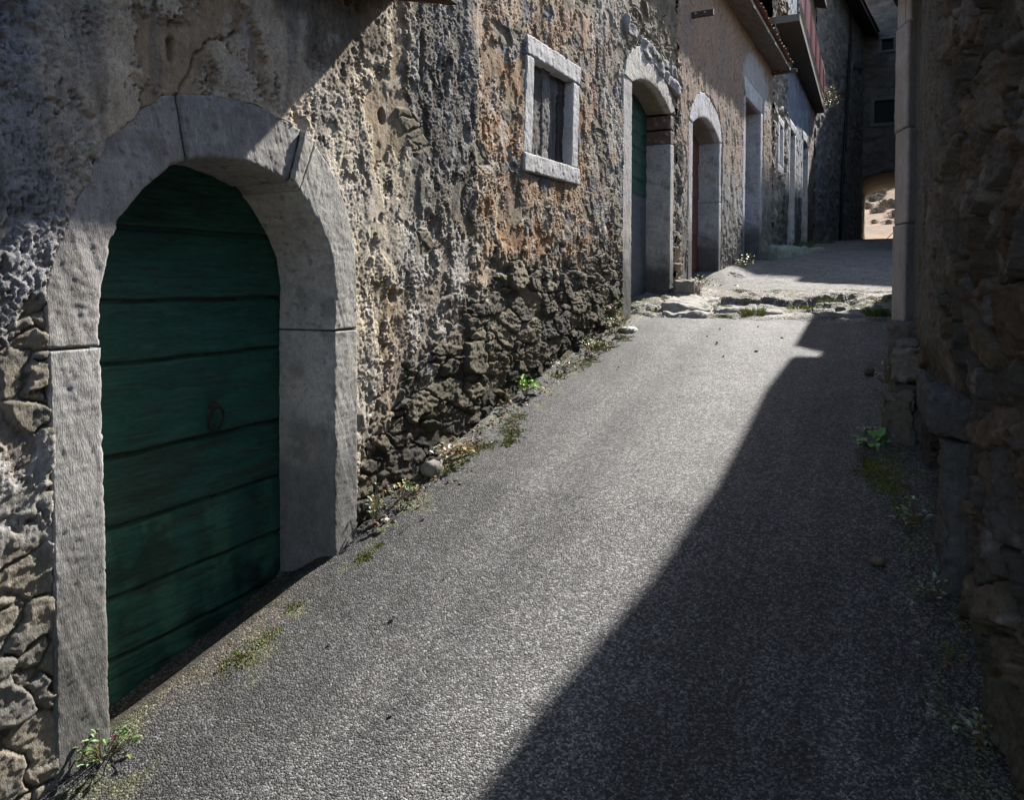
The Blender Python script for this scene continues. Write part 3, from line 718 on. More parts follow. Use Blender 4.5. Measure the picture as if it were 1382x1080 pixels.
door_leaf(Ch, 'door', 3.3, 4.42, [2.7, 3.6, 4.5, 5.4, 6.3], -.28, (.10, .09, .09), offC, step=.06, seed=97)
door_leaf(Ch, 'door', 6.4, 7.92, [2.7, 3.6, 4.5, 5.4, 6.55], -.28, (.11, .085, .085), offC, step=.06, seed=98)
# balcony: slab, two rails, red corrugated panel on posts
bl = empty('balcony', (0, 0, 0)); bl.parent = Ch
YB0, YB1 = .05, 10.3
xo = lambda y: .57 - .027 * y       # outer edge in house frame
b = MB(); b.box((-.3, YB0, 8.0), (1, YB1, 8.16), (.12, .11, .10), M=lambda p: (p[0] if p[0] < 0 else xo(p[1]), p[1], p[2])); b.build('slab', M_WALL, bl, offC)
for z, r in ((8.22, .022), (8.40, .022), (9.32, .024)):
    b = MB(); b.tube([(xo(YB0) - .02, YB0, z), (xo(YB1) - .02, YB1, z)], r, 8, (.36, .34, .34)); b.build('rail', M_METAL, bl, offC, True)
for k in range(8):
    y = YB0 + .1 + k * (YB1 - YB0 - .2) / 7
    b = MB(); b.box((xo(y) - .07, y - .025, 8.16), (xo(y) - .03, y + .025, 9.35), (.10, .07, .07)); b.build('post', M_METAL, bl, offC)
nY = 260; Yp = np.linspace(YB0 + .05, YB1 - .05, nY); Zp = np.linspace(8.46, 9.30, 6)
YY, ZZ = np.meshgrid(Yp, Zp, indexing='ij')
for s_ in (0,):
    XX = xo(YY) - .005 + .012 * np.sin(YY * 2 * math.pi / .16)
    grid_np('panel', np.stack([XX, YY, ZZ], -1), M_METAL, bl, colr(YY.shape, (.19, .05, .056)) * (1 + .15 * fbm(YY * 1.5, ZZ * 3, 601, 3))[..., None], off=offC)
b = MB(); b.box((-4, -.1, 11.5), (.35, LC, 11.6), (.1, .08, .07), M=lambda p: (p[0], p[1], p[2] - .3 * p[0])); b.build('roof', M_TILE, Ch, offC)
body(Ch, offC, (-4, .02, 1.8), (-.75, LC, 11.5))

# ================================================================== FOURTH HOUSE (dark plaster, drainpipe)
LD, rD = frame((.45, 29), (1.72, 39.5)); zD = 3.6; offD = (0, 0, zD)
D = empty('stone_house', (.45, 29, zD), rD, label='tall dark plastered house with a black drainpipe beside the gateway', cat='house')
gD = lambda s: gz(s * .993 + 29)
def plain(seed, base, dark, k=1.):
    def f(Y, Z):
        n1 = fbm(Y * .7, Z * .5, seed, 4); n2 = fbm(Y * 2.6, Z * 2.2, seed + 1, 4); n3_ = fbm(Y * 8, Z * 7, seed + 2, 3)
        c = mixc(colr(Y.shape, base), dark, ss(-.2, .4, n1 + .4 * n2) * .8)
        hr, i, e, r1, r2, r3 = rubble(Y, Z, seed + 5, 2.2, 4.2, .05 * k)
        c = mixc(c, stonecol(Y.shape, i, r1, r2, [base, dark, tuple(v * 1.3 for v in base)]), .5)
        return hr - .02 + .01 * n2, c * (1 + .25 * n2 + .2 * n3_)[..., None]
    return f
build_wall(D, 'wall', steps(.0, LD, .07, .10), np.arange(2.9, 13.5, .06), plain(700, (.31, .285, .26), (.21, .195, .18)), [], [], offD, gfun=gD)
b = MB(); b.tube([(.10, 6.4, 13.3), (.12, 6.35, 12.4), (.10, 5.6, 9.), (.10, 4.9, 6.), (.10, 4.6, 3.85)], .055, 10, (.02, .02, .022)); dp = b.build('drainpipe', M_METAL, D, offD, True)
for z, y in ((4.6, 4.70), (6.6, 5.05), (8.8, 5.56), (11., 6.05)):
    b = MB(); b.tube([(.10, y - .004, z - .03), (.10, y + .004, z + .03)], .068, 10, (.03, .03, .03)); b.build('pipe_clip', M_METAL, dp, offD, True)
er = empty('roof', (0, 0, 0)); er.parent = D
b = MB(); b.box((-4, -.1, 13.35), (.62, 12.5, 13.5), (.07, .055, .045), M=lambda p: (p[0], min(p[1], 10.55), p[2] - .3 * p[0])); b.build('soffit', M_BEAM, er, offD)
tiles('tiles', -4, 14.8, .66, 13.38, -.1, 10.55, er, offD, .21, 8)
b = MB(); b.box((.0, 7.7, 11.25), (.30, 7.85, 11.42), (.04, .035, .03)); b.tube([(.28, 7.78, 11.25), (.28, 7.78, 11.05)], [.10, .05], 8, (.03, .03, .03)); b.build('wall_lamp', M_METAL, D, offD)
body(D, offD, (-4, .02, 3), (-.4, LD, 13.4))

# ================================================================== GATE HOUSE over the lane
zE = 4.3; YE = 39.5
Eh = empty('gate_house', (1.7, YE, zE), label='dark gabled house spanning the end of the lane above a vaulted passage', cat='house')
offE = (1.7, YE, zE)
topE = lambda x: 14.9 + .42 * (x - 1.5)
def arch_z(x): return 6.72 + .52 * np.sqrt(np.clip(1 - ((x - 3.0) / 1.32) ** 2, 0, 1))
XE = np.arange(-1., 7.5, .07); ZE = np.arange(3.9, 18., .07)
XX, ZZ = np.meshgrid(XE, ZE, indexing='ij')
hE, cE = plain(800, (.165, .148, .13), (.10, .092, .084))(XX, ZZ)
hole = (XX > 1.70) & (XX < 4.32) & (ZZ < arch_z(XX))
def inrect(x0, x1, z0, z1): return (XX > x0) & (XX < x1) & (ZZ > z0) & (ZZ < z1)
hole |= inrect(2.18, 3.28, 9.42, 10.42) | inrect(2.44, 2.92, 12.62, 13.12)
hole |= ZZ > topE(XX)
kc = ~(hole[:-1, :-1] | hole[1:, :-1] | hole[1:, 1:] | hole[:-1, 1:])
grid_np('wall', np.stack([XX, YE - hE, ZZ], -1), M_RUBBLE, Eh, cE, kc, offE)
# vaulted passage
T = np.linspace(0, 1, 40)
prof = [(1.70, 3.9), (1.69, 5.0), (1.70, 6.0), (1.70, 6.6)] + [(3.0 - 1.32 * math.cos(a), 6.72 + .52 * math.sin(a)) for a in np.linspace(.02, math.pi - .02, 22)] + [(4.32, 6.6), (4.32, 5.2), (4.32, 3.9)]
pr = resample(prof, 70); yv = np.linspace(YE - .04, 46.2, 60)
PV = np.zeros((70, 60, 3)); PV[..., 0] = pr[:, None, 0]; PV[..., 2] = pr[:, None, 1]; PV[..., 1] = yv[None, :]
nz = .05 * n3(PV, 1.6, 820, 4)
PV[..., 0] += nz * np.sign(3.0 - PV[..., 0]); PV[..., 2] -= nz * (PV[..., 2] > 6.65)
PV[:, 35:, 0] = lerp(PV[:, 35:, 0], 3.0, .035)
cV = colr(PV.shape[:2], (.20, .145, .085)) * (1 + .35 * n3(PV, 1.1, 830, 4))[..., None]
grid_np('vault', PV, M_RUBBLE, Eh, cV, off=offE)
for (x0, x1, z0, z1, fw_) in ((2.18, 3.28, 9.42, 10.42, .16), (2.44, 2.92, 12.62, 13.12, .10)):
    ew = empty('window', (0, 0, 0)); ew.parent = Eh
    b = MB(); b.box((x0 - .02, YE + .18, z0 - .02), (x1 + .02, YE + .2, z1 + .02), (.012, .013, .014)); b.build('pane', M_PANE, ew, offE)
    b = MB(); c_ = (.19, .185, .18)
    b.box((x0 - fw_, YE - .05, z1), (x1 + fw_, YE + .2, z1 + fw_), c_); b.box((x0 - fw_ - .03, YE - .08, z0 - fw_), (x1 + fw_ + .03, YE + .2, z0), c_)
    b.box((x0 - fw_, YE - .05, z0 + .001), (x0, YE + .2, z1 - .001), c_); b.box((x1, YE - .05, z0 + .001), (x1 + fw_, YE + .2, z1 - .001), c_)
    b.build('frame', M_STONE, ew, offE, bevel=.01)
b = MB()
for x0, x1 in ((-4., 1.55), (4.47, 8.)): b.box((x0, YE + .25, 3.5), (x1, 46.1, 7.3), (.15, .14, .13))
b.box((-4., YE + .25, 7.35), (8., 46.1, 14.0), (.15, .14, .13)); b.build('inner_wall', M_RUBBLE, Eh, offE)
b = MB(); b.box((-1.2, YE - .12, 0), (8., 46.3, .14), (.16, .09, .06), M=lambda p: (p[0], p[1], p[2] + topE(p[0]) + .0)); b.build('roof', M_TILE, Eh, offE)

# ================================================================== RIGHT HOUSE
zR = .8
RH = empty('stone_house', (2.9, 4.5, zR), label='shaded rubble house along the right edge with tall stone pillar and low cellar hatch', cat='house')
offR = (2.9, 4.5, zR)
RX = [(-2, 3.35), (1.5, 3.13), (2.8, 3.01), (3.19, 2.965), (3.82, 2.905), (4.15, 2.865), (4.6, 2.83), (5, 2.825), (6, 2.85), (7.3, 2.93), (12.6, 3.15)]
rx = lambda y: np.interp(y, [p[0] for p in RX], [p[1] for p in RX])
YR = np.concatenate([np.linspace(-2, 1.7, 30), steps(1.72, 7.28, .0068, .011), np.linspace(7.4, 12.6, 60)]); ZRr = np.concatenate([np.arange(-.9, -.1, .06), np.arange(-.1, 3.6, .0078), np.arange(3.6, 4.5, .02)])
YY, ZZ = np.meshgrid(YR, ZRr, indexing='ij')
def fieldR(Y, Z):
    sh = Y.shape; zr = Z - gz(Y)
    n1 = fbm(Y * 1.3, Z * 1.1, 903, 4); n2 = fbm(Y * 5, Z * 4, 904, 4); n3_ = fbm(Y * 16, Z * 14, 905, 4)
    hr, i, e, r1, r2, r3 = rubble(Y, Z, 920, 3.3, 5.0, .062, .25)
    hs = stucco(Y, Z, 910, 1.1) + .03
    W = ss(3.9, 4.4, Y + .5 * n2) * ss(1.55, 1.8, Z + .2 * n2)
    W = np.maximum(W, ss(.15, .4, n1) * ss(1.2, 1.6, zr) * .9)
    h = lerp(hr - .04, hs, W)
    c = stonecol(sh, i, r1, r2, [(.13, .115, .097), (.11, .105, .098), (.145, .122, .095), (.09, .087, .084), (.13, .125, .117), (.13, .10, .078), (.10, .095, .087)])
    mort = colr(sh, (.125, .115, .10))
    c = mixc(mort, c, ss(.05, .16, e))
    c = mixc(c, mixc(colr(sh, (.20, .195, .19)), (.13, .11, .095), ss(-.1, .4, n2)), W)
    c = mixc(c, (.36, .35, .34), ss(.35, .6, n2 + .3 * n3_) * .35)
    c = mixc(c, (.09, .10, .06), ss(.6, .0, zr + .4 * n2) * .5)
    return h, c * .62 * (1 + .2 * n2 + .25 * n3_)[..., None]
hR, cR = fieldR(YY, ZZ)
keep = (ZZ > gz(YY) - .2) & ~((YY > 4.12) & (YY < 4.97) & (ZZ < 1.40))
# sink the wall behind hatch stones
hm = ss(3.5, 3.72, YY) * ss(5.5, 5.25, YY) * ss(1.75, 1.56, ZZ)
hR = lerp(hR, np.minimum(hR, .0) - .035 + .25 * np.maximum(hR, 0), hm)
kc = keep[:-1, :-1] & keep[1:, :-1] & keep[1:, 1:] & keep[:-1, 1:]
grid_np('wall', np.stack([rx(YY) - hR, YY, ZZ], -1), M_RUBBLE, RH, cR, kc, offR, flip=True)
# cellar hatch
hz = empty('cellar_hatch', (0, 0, 0)); hz.parent = RH
mk = lambda V: V
def wblock(name, parent, y0, y1, z0, z1, x0, x1, col, seed, r=.02, step=.014, amp=.006, big=.01, zt=0., slant=0.):
    """weathered block in world axes, front face towards -X following the wall"""
    o = rough_block(name, [(y0, z0), (y1, z0 + slant), (y1, z1 + slant + zt), (y0, z1)], x0, x1, M_RUBBLE, parent, col, offR, r, step, amp, seed, big)
    return o
wblock('hatch_lintel', hz, 3.76, 5.0, 1.37, 1.545, 2.79, 3.2, (.085, .084, .086), 141, .025, .012, .012, .025)
wblock('hatch_jamb', hz, 3.76, 4.14, .62, 1.362, 2.845, 3.2, (.09, .09, .092), 142, .02, .012, .012, .02)
wblock('hatch_jamb', hz, 4.99, 5.2, .8, 1.36, 2.825, 3.2, (.05, .048, .044), 143, .03, .014, .008, .02)  # far jamb coloured near black, painting in the shade inside the hatch
b = MB()
for k in range(5): b.box((3.10 + .006 * (k % 2), 4.1 + k * .18, .7), (3.16, 4.273 + k * .18, 1.42), (.03, .026, .022))
b.build('hatch_dark_back', M_WOOD, hz, offR)  # dark panel stands in for the shaded void of the hatch
# footing stones under the pillar
FS = [(5.30, 5.58, .95, 1.355, 2.60, 2.80, (.15, .14, .12)), (5.36, 5.66, .95, 1.27, 2.70, 2.95, (.13, .125, .11)), (5.62, 5.98, 1.0, 1.40, 2.67, 2.95, (.14, .13, .115)), (5.62, 6.05, 1.41, 1.60, 2.655, 2.92, (.22, .21, .19)),
      (6.0, 6.7, 1.1, 1.52, 2.68, 2.98, (.15, .14, .13)), (6.05, 6.75, 1.53, 1.62, 2.70, 2.98, (.17, .16, .15)), (6.72, 7.5, 1.2, 1.73, 2.665, 3.0, (.16, .15, .14))]
for k, (y0, y1, z0, z1, x0, x1, c_) in enumerate(FS):
    wblock('footing_stone', RH, y0, y1, z0, z1, x0, x1, tuple(v * .8 for v in c_), 150 + k, .03, .013, .014, .035)
# tall pillar
pl = empty('door_pillar', (0, 0, 0)); pl.parent = RH
foot = [(3.05, 7.50), (2.69, 7.50), (2.682, 7.36), (2.69, 7.33), (2.757, 7.135), (2.766, 7.12), (2.78, 7.125), (2.872, 7.25), (2.885, 7.27), (3.05, 7.29)]
for k, (z0, z1) in enumerate(((1.74, 2.52), (2.535, 3.285), (3.30, 4.125), (4.14, 4.55))):
    fp = resample(foot, 66); zl = np.linspace(z0, z1, int((z1 - z0) / .018))
    P = np.zeros((66, len(zl) + 2, 3)); zz = np.concatenate([[z0], zl, [z1]])
    cen = np.array([2.95, 7.4])
    dx = (.010 * (k % 2) - .005, .006 * (k - 1))
    P[..., 0] = fp[:, None, 0] + dx[0]; P[..., 1] = fp[:, None, 1] + dx[1]; P[..., 2] = zz[None]
    nz = .004 * n3(P + k, 9, 160 + k, 4) + .0015 * n3(P, 50, 161, 2)
    dirv = fp - cen; dirv /= np.linalg.norm(dirv, axis=1, keepdims=True)
    P[..., :2] += dirv[:, None] * nz[..., None]
    for e_ in (0, -1): P[:, e_, :2] = lerp(P[:, e_, :2], cen, .25)
    c_ = colr(P.shape[:2], (.38, .36, .36)) * (1 + .2 * n3(P, 3, 170 + k, 4))[..., None]
    c_ = mixc(c_, (.38, .36, .35), ss(2.5, 1.8, P[..., 2]) * .7)
    grid_np('pillar_block', P, M_STONE, pl, c_, off=offR, flip=True)
b = MB(); b.box((2.74, 7.2, 1.7), (3.0, 7.45, 4.55), (.2, .19, .18)); b.build('mortar_bed', M_RUBBLE, pl, offR)
# roof with its eave edge
ED = [(-2, 2.80), (3, 2.67), (6.6, 2.64), (7.0, 2.64), (7.44, 2.655), (8.04, 2.78), (8.63, 2.83), (9.19, 2.81), (9.98, 2.77), (10.7, 2.80), (10.72, 3.02), (11.05, 3.02), (11.07, 2.77), (12.6, 2.72)]
rr_ = empty('roof', (0, 0, 0)); rr_.parent = RH
YQ = np.concatenate([np.linspace(-2, 10.69, 120), [10.7, 10.72], np.linspace(10.8, 11.04, 6), [11.07], np.linspace(11.1, 12.6, 16)])
xe = np.interp(YQ, [p[0] for p in ED], [p[1] for p in ED])
TT = np.linspace(0, 1, 8)
for nm, dz, mt, cc in (('soffit', 4.40, M_BEAM, (.06, .05, .042)), ('tiles', 4.47, M_TILE, (.22, .12, .085))):
    P = np.zeros((len(YQ), 8, 3)); P[..., 0] = xe[:, None] + (6.0 - xe[:, None]) * TT; P[..., 1] = YQ[:, None]; P[..., 2] = dz + 1.3 * TT[None] + .0
    grid_np(nm, P, mt, rr_, colr(P.shape[:2], cc), off=offR)
P = np.zeros((len(YQ), 2, 3)); P[..., 0] = xe[:, None] - .002; P[..., 1] = YQ[:, None]; P[:, 0, 2] = 4.395; P[:, 1, 2] = 4.475
grid_np('fascia', P, M_BEAM, rr_, colr(P.shape[:2], (.07, .05, .04)), off=offR)
b = MB(); b.box((3.5, -2, -1), (6, 12.6, 4.45), (.15, .14, .13)); b.box((3.05, 12.5, 1.5), (6, 12.61, 4.45), (.15, .14, .13)); b.build('inner_wall', M_RUBBLE, RH, offR)

# ---- two unseen houses on the right, added and sized to shade the upper lane
for (y0, y1, zt, x0, lab) in ((19.5, 28.9, 7.4, 3.2, 'unseen low rubble house added behind the right pillar to shade the lane'), (29.0, 39.3, 14.3, 3.4, 'unseen tall rubble house added next to the gateway to shade the lane')):
    zb = float(gz(y0)) - .2
    H = empty('stone_house', (x0, y0, zb), label=lab, cat='house')
    Yl = np.arange(y0, y1, .2); Zl = np.arange(zb, zt, .2); YY, ZZ = np.meshgrid(Yl, Zl, indexing='ij')
    h_, c_ = plain(870, (.2, .18, .16), (.13, .12, .11))(YY, ZZ)
    grid_np('wall', np.stack([x0 - h_, YY, ZZ], -1), M_RUBBLE, H, c_, off=(x0, y0, zb), flip=True)
    b = MB(); b.box((x0 + .1, y0, zb), (9, y1 - .02, zt - .05), (.17, .155, .14)); b.build('inner_wall', M_RUBBLE, H, (x0, y0, zb))
    tiles('roof', 9, zt + 2.2, x0 - .25, zt, y0 - .1, y1, H, (x0, y0, zb), .25)

# ================================================================== GROUND
XRd = np.concatenate([np.linspace(-.7, -.1, 14), np.arange(-.08, 3.2, .0125), np.linspace(3.22, 3.8, 12)])
YRd = np.concatenate([np.linspace(-3, 1.2, 60), steps(1.21, 9.18, .0125, .02)])
XX, YY = np.meshgrid(XRd, YRd, indexing='ij')
n1 = fbm(XX * .9, YY * .6, 1001, 4); n2 = fbm(XX * 4, YY * 3, 1002, 4); n3_ = fbm(XX * 25, YY * 25, 1003, 3)
edge = 9.08 + .16 * fbm(XX * 1.6, XX * 0 + 2, 1010, 5)
Zr = gz(YY) + .012 * n1 + .003 * n2 + .0022 * n3_
Zr = Zr - .14 * ss(.0, -.30, XX) * ss(1.9, 2.1, YY) * ss(3.45, 3.3, YY)
Zr = Zr - .012 * np.exp(-((XX - .85) / .35) ** 2) - .012 * np.exp(-((XX - 2.2) / .35) ** 2)
Zr = Zr + .03 * ss(.25, -.05, XX) * ss(3.6, 3.9, YY) * (1 + n2)
c = colr(XX.shape, (.062, .062, .0635))
c = c * (1 + .22 * ss(-.3, .4, n1) + .12 * n2 + .10 * n3_)[..., None]
trk = np.exp(-((XX - 1.42 - .05 * n1) / .33) ** 2) + .55 * np.exp(-((XX - .80 - .04 * n1) / .12) ** 2)
c = c * (1 + .20 * fbm(XX * 7, YY * .35, 1035, 4) + .16 * fbm(XX * 3, YY * 2.2, 1037, 5) + .12 * fbm(XX * 18, YY * .8, 1036, 3))[..., None]
pt = fbm(XX * 1.4 + 3, YY * .5, 1031, 5)
c = c * (1 + .22 * ss(-.2, .4, pt))[..., None]
c = mixc(c, (.150, .149, .149), np.clip(trk * (1 + .5 * n2), 0, 1) * .8)
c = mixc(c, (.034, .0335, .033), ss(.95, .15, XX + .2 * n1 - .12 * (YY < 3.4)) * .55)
c = mixc(c, (.10, .105, .05), ss(.34, .12, XX + .16 * n2 + .1 * n1) * ss(.0, .25, fbm(XX * 5, YY * 4, 1015, 4)) * .7)
c = mixc(c, (.10, .085, .065), ss(.16, .02, XX + .12 * n2) * ss(2.0, 2.3, YY) * ss(3.4, 2.8, YY) * .6)
c = mixc(c, (.09, .10, .05), ss(.10, .35, XX - rx(YY) + .40 + .12 * n2) * ss(.05, .3, n2) * .6)
# pale crack wandering along the right side
ckx = np.interp(YY, [2.0, 2.5, 2.85, 3.05, 3.2, 3.45, 3.8, 4.3], [2.80, 2.745, 2.70, 2.77, 2.775, 2.745, 2.72, 2.70]) + .018 * fbm(YY * 6, YY * 0 + 4, 1020, 4)
ck = ss(.012, .004, np.abs(XX - ckx)) * ss(4.2, 3.5, YY) * ss(-.5, .1, fbm(XX * 9, YY * 9, 1021, 3))
c = mixc(c, (.22, .215, .21), ck * np.clip(.55 + .8 * fbm(XX * 30, YY * 22, 1040, 3), 0, .8)); Zr = Zr - .004 * ck
keep = YY < edge
kc = keep[:-1, :-1] & keep[1:, :-1] & keep[1:, 1:] & keep[:-1, 1:]
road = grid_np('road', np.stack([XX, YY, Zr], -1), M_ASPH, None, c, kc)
tag(road, kind='structure')

# old lane beyond the asphalt: ledges of bedrock, gravel
XL = np.concatenate([np.linspace(-.9, -.1, 10), np.arange(-.08, 3.1, .024), np.linspace(3.14, 4.6, 30)])
YL = np.concatenate([steps(8.6, 20., .02, .09, .7), np.linspace(20.2, 62, 130)])
XX, YY = np.meshgrid(XL, YL, indexing='ij')
n1 = fbm(XX * 1.1, YY * .8, 1101, 4); n2 = fbm(XX * 4, YY * 4, 1102, 4); n3_ = fbm(XX * 15, YY * 15, 1103, 3)
hr, i, e, r1, r2, r3 = rubble(XX, YY, 1110, 2.4, 2.0, .07, .5)
ledge = 10.45 + .30 * XX + .22 * np.sin(XX * 2.3 + 1) + .30 * fbm(XX * 1.8, XX * 0, 1120, 4)
ledge2 = 9.55 + .25 * XX + .30 * fbm(XX * 1.5 + 5, XX * 0, 1121, 4) + .1 * np.sin(XX * 3)
zone = ss(9.0, 9.25, YY) * ss(12.2, 11.2, YY)
Zl = gz(YY) - .012 - .012 * ss(9.3, 9.05, YY)
w1 = ss(.35, .6, XX) * ss(2.5, 2.2, XX)
Zl = Zl + w1 * (.085 * ss(ledge - .03, ledge + .02, YY) - .085 * ss(9.1, ledge, YY) * .9) * ss(13.5, 11.5, YY)
w2 = ss(.1, .4, XX) * ss(1.6, 1.3, XX)
Zl = Zl + w2 * (.05 * ss(ledge2 - .03, ledge2 + .02, YY)) * ss(11., 10., YY)
Zl = Zl + zone * (hr - .02) * .55 + .012 * n1 + .008 * n2 + .004 * n3_
Zl = Zl + .10 * ss(.55, .05, XX) * ss(9.3, 9.8, YY) * ss(12., 11., YY) * (1 + n1) + .12 * ss(.7, .1, XX) * ss(12.6, 13.6, YY) * ss(17, 15, YY)
c = colr(XX.shape, (.14, .136, .128))
c = mixc(c, stonecol(XX.shape, i, r1, r2, [(.21, .20, .185), (.15, .145, .135), (.25, .235, .21)]), zone * ss(.03, .15, e) * .8)
c = mixc(c, (.11, .10, .07), zone * ss(.12, .0, e) * .7)
c = mixc(c, (.12, .085, .055), zone * ss(.1, .4, n2) * .6)
c = mixc(c, (.09, .11, .035), zone * ss(.15, .45, fbm(XX * 2.5, YY * 2.5, 1130, 4)) * .7)
c = mixc(c, (.10, .11, .06), ss(.0, .35, fbm(XX * 3, YY * 2, 1131, 4)) * ss(.6, .2, XX - .02 * (YY - 14)) * .6)
c = c * (1 + .2 * n1 + .25 * n2 + .2 * n3_)[..., None]
lane = grid_np('lane', np.stack([XX, YY, Zl], -1), M_LANE, None, c)
tag(lane, kind='structure')

# terrain sheet and far hillside
XH = np.concatenate([np.linspace(-300, -20, 20), np.linspace(-18, 24, 60), np.linspace(26, 300, 20)]); YH = np.concatenate([np.linspace(-60, 44, 20), np.linspace(46, 70, 20), np.linspace(72, 210, 60), np.linspace(220, 600, 20)])
XX, YY = np.meshgrid(XH, YH, indexing='ij')
Zh = np.where(YY < 50, np.interp(YY, GY, GZ) - 1.9, 3.9 + ss(50, 66, YY) * 0) 
Zh = np.where(YY >= 46, 4.30 + np.maximum(0, YY - 52) * .165, Zh)
Zh = Zh + np.where(YY > 52, 1.2 * fbm(XX * .05, YY * .04, 1201, 4) * ss(52, 80, YY), 0)
n1 = fbm(XX * .25, YY * .12, 1202, 4); n2 = fbm(XX * 1.2, YY * .4, 1203, 4)
c = mixc(colr(XX.shape, (.225, .155, .10)), (.19, .135, .09), ss(-.2, .4, n1))
c = mixc(c, (.17, .145, .12), ss(.1, .5, n2) * .5)
hill = grid_np('hillside', np.stack([XX, YY, Zh], -1), M_SOIL, None, c)
tag(hill, kind='structure')

# ================================================================== SMALL THINGS
def leaf(mb, base, dirv, up, L, W, col, curl=.3):
    d = Vector(dirv).normalized(); u = Vector(up).normalized(); s = d.cross(u).normalized(); u = s.cross(d)
    p = Vector(base)
    a = p + d * L * .45 + s * W * .5 + u * L * .12; b_ = p + d * L * .45 - s * W * .5 + u * L * .12
    m = p + d * L * .5 + u * L * .02; t = p + d * L - u * L * curl
    m2 = p + d * L * .8 + u * L * (.02 - curl * .3); a2 = m2 + s * W * .32 + u * L * .06; b2 = m2 - s * W * .32 + u * L * .06
    k = (lambda v: tuple(col[i] * v for i in range(3)))
    mb.quad([p, m, m2, a2, a], k(1.0)); mb.quad([p, b_, b2, m2, m], k(1.0)); mb.quad([a2, m2, t], k(1.)); mb.quad([b2, t, m2], k(1.))

GREEN = [(.10, .17, .035), (.14, .21, .06), (.07, .12, .03), (.17, .23, .09)]
def weed(name, loc, rad, h, n, L, seed, label, cat, pal=GREEN, group=None, red=.1):
    r = random.Random(seed); mb = MB(); st = MB()
    for k in range(n):
        a = r.random() * 6.283; rr = rad * math.sqrt(r.random()); z = h * (.15 + .85 * r.random()) * (1.1 - .6 * rr / max(rad, .01))
        p = (rr * math.cos(a) + (.3 * rad if loc[0] < 1.5 else -.3 * rad), rr * math.sin(a), z)
        el = r.uniform(-.1, .9); aa = a + r.uniform(-.9, .9)
        d = (math.cos(aa) * math.cos(el), math.sin(aa) * math.cos(el), math.sin(el))
        col = r.choice(pal); col = tuple(v * r.uniform(.75, 1.3) for v in col)
        if r.random() < red: col = (.26, .07, .04)
        leaf(mb, p, d, (0, 0, 1), L * r.uniform(.6, 1.25), L * r.uniform(.45, .7), col, r.uniform(.0, .4))
        if k % 2 == 0: st.tube([(p[0] * .25, p[1] * .25, -.01), (p[0] * .7, p[1] * .7, z * .6), p], .0016, 5, (.13, .12, .05), False)
    e = empty(name, loc, 0, label=label, cat=cat, group=group)
    mb.build('leaves', M_LEAF, e, smooth=True); st.build('stems', M_LEAF, e, smooth=True)
    return e
def G(x, y, dz=0.): return (x, y, float(gz(y)) + dz)
weed('weed', (.05, 1.95, float(gz(1.95)) + .01), .09, .11, 70, .030, 1, 'leafy green weed at the foot of the left jamb of the arched door', 'weed', red=.03)
weed('weed', G(.06, 3.66, .03), .045, .22, 34, .028, 2, 'thin pale weed climbing beside the right jamb of the arched door', 'weed', [(.22, .26, .13), (.16, .2, .07)])
weed('weed', G(.07, 3.90, .02), .10, .10, 55, .034, 3, 'bushy grass and leaf tuft just right of the arched door', 'weed', [(.22, .25, .07), (.13, .18, .05), (.17, .12, .06)], red=.15)
weed('weed', G(.08, 4.42, .03), .12, .13, 46, .05, 4, 'creeper with bright curled leaves above the loose grey cobble', 'weed', [(.40, .38, .30), (.25, .23, .14), (.14, .16, .05), (.30, .12, .04)], red=.15)
weed('weed', G(.05, 5.72, .03), .06, .13, 22, .075, 5, 'vivid light green rosette against the dark stones below the window', 'weed', [(.20, .38, .05), (.26, .42, .08)], red=.0)
weed('weed', G(.04, 5.38, .03), .07, .12, 26, .04, 6, 'small reddish weed left of the light green rosette', 'weed', [(.15, .17, .06), (.25, .10, .06), (.3, .27, .18)], red=.3)
weed('weed', G(.06, 6.45, .02), .10, .09, 36, .036, 7, 'low weed with red leaves under the window', 'weed', [(.12, .16, .04), (.20, .21, .09)], red=.25)
weed('weed', G(.09, 7.15, .02), .14, .13, 60, .045, 8, 'spreading yellow green weed midway between window and second door', 'weed', [(.28, .31, .10), (.2, .24, .08)], red=.08)
weed('weed', G(.08, 7.85, .02), .15, .34, 90, .05, 9, 'tallest weed on the left wall, beside the second green door', 'weed', [(.30, .31, .18), (.22, .26, .09), (.15, .2, .05)], red=.10)
weed('weed', G(.12, 9.55, .0), .14, .07, 36, .05, 10, 'flat green sprig on the sill of the second door', 'weed', [(.24, .29, .08)], red=.03)
weed('weed', G(.30, 10.95, .12), .16, .22, 60, .05, 11, 'pale weed among the slabs between second and third door', 'weed', [(.30, .30, .18), (.2, .23, .08)], red=.1)
weed('weed', G(.45, 13.9, .14), .16, .28, 60, .055, 12, 'weed on the bank right of the third door', 'weed', [(.26, .27, .13), (.17, .2, .07)], red=.05)
weed('weed', G(2.60, 5.18, .0), .085, .10, 20, .085, 13, 'dark green rosette below the footing stones of the right pillar', 'weed', [(.10, .22, .05), (.14, .28, .08)], red=.0)
weed('weed', G(2.57, 5.42, .0), .06, .08, 22, .030, 14, 'pale flowering weed behind the rosette at the pillar footing', 'weed', [(.42, .42, .36), (.14, .2, .06)], red=.0)
weed('weed', G(2.64, 6.35, .05), .09, .22, 40, .03, 15, 'thin weed climbing the footing of the right pillar', 'weed', [(.38, .38, .32), (.12, .18, .06)], red=.0)
weed('weed', G(2.77, 4.28, .0), .07, .12, 30, .036, 16, 'pale leaved weed at the foot of the cellar hatch jamb', 'weed', [(.36, .40, .32), (.12, .2, .07)], red=.0)
weed('weed', G(2.83, 3.72, .0), .07, .10, 26, .03, 17, 'small weed at the right wall just below the cellar hatch', 'weed', [(.14, .2, .08), (.28, .3, .2)], red=.0)
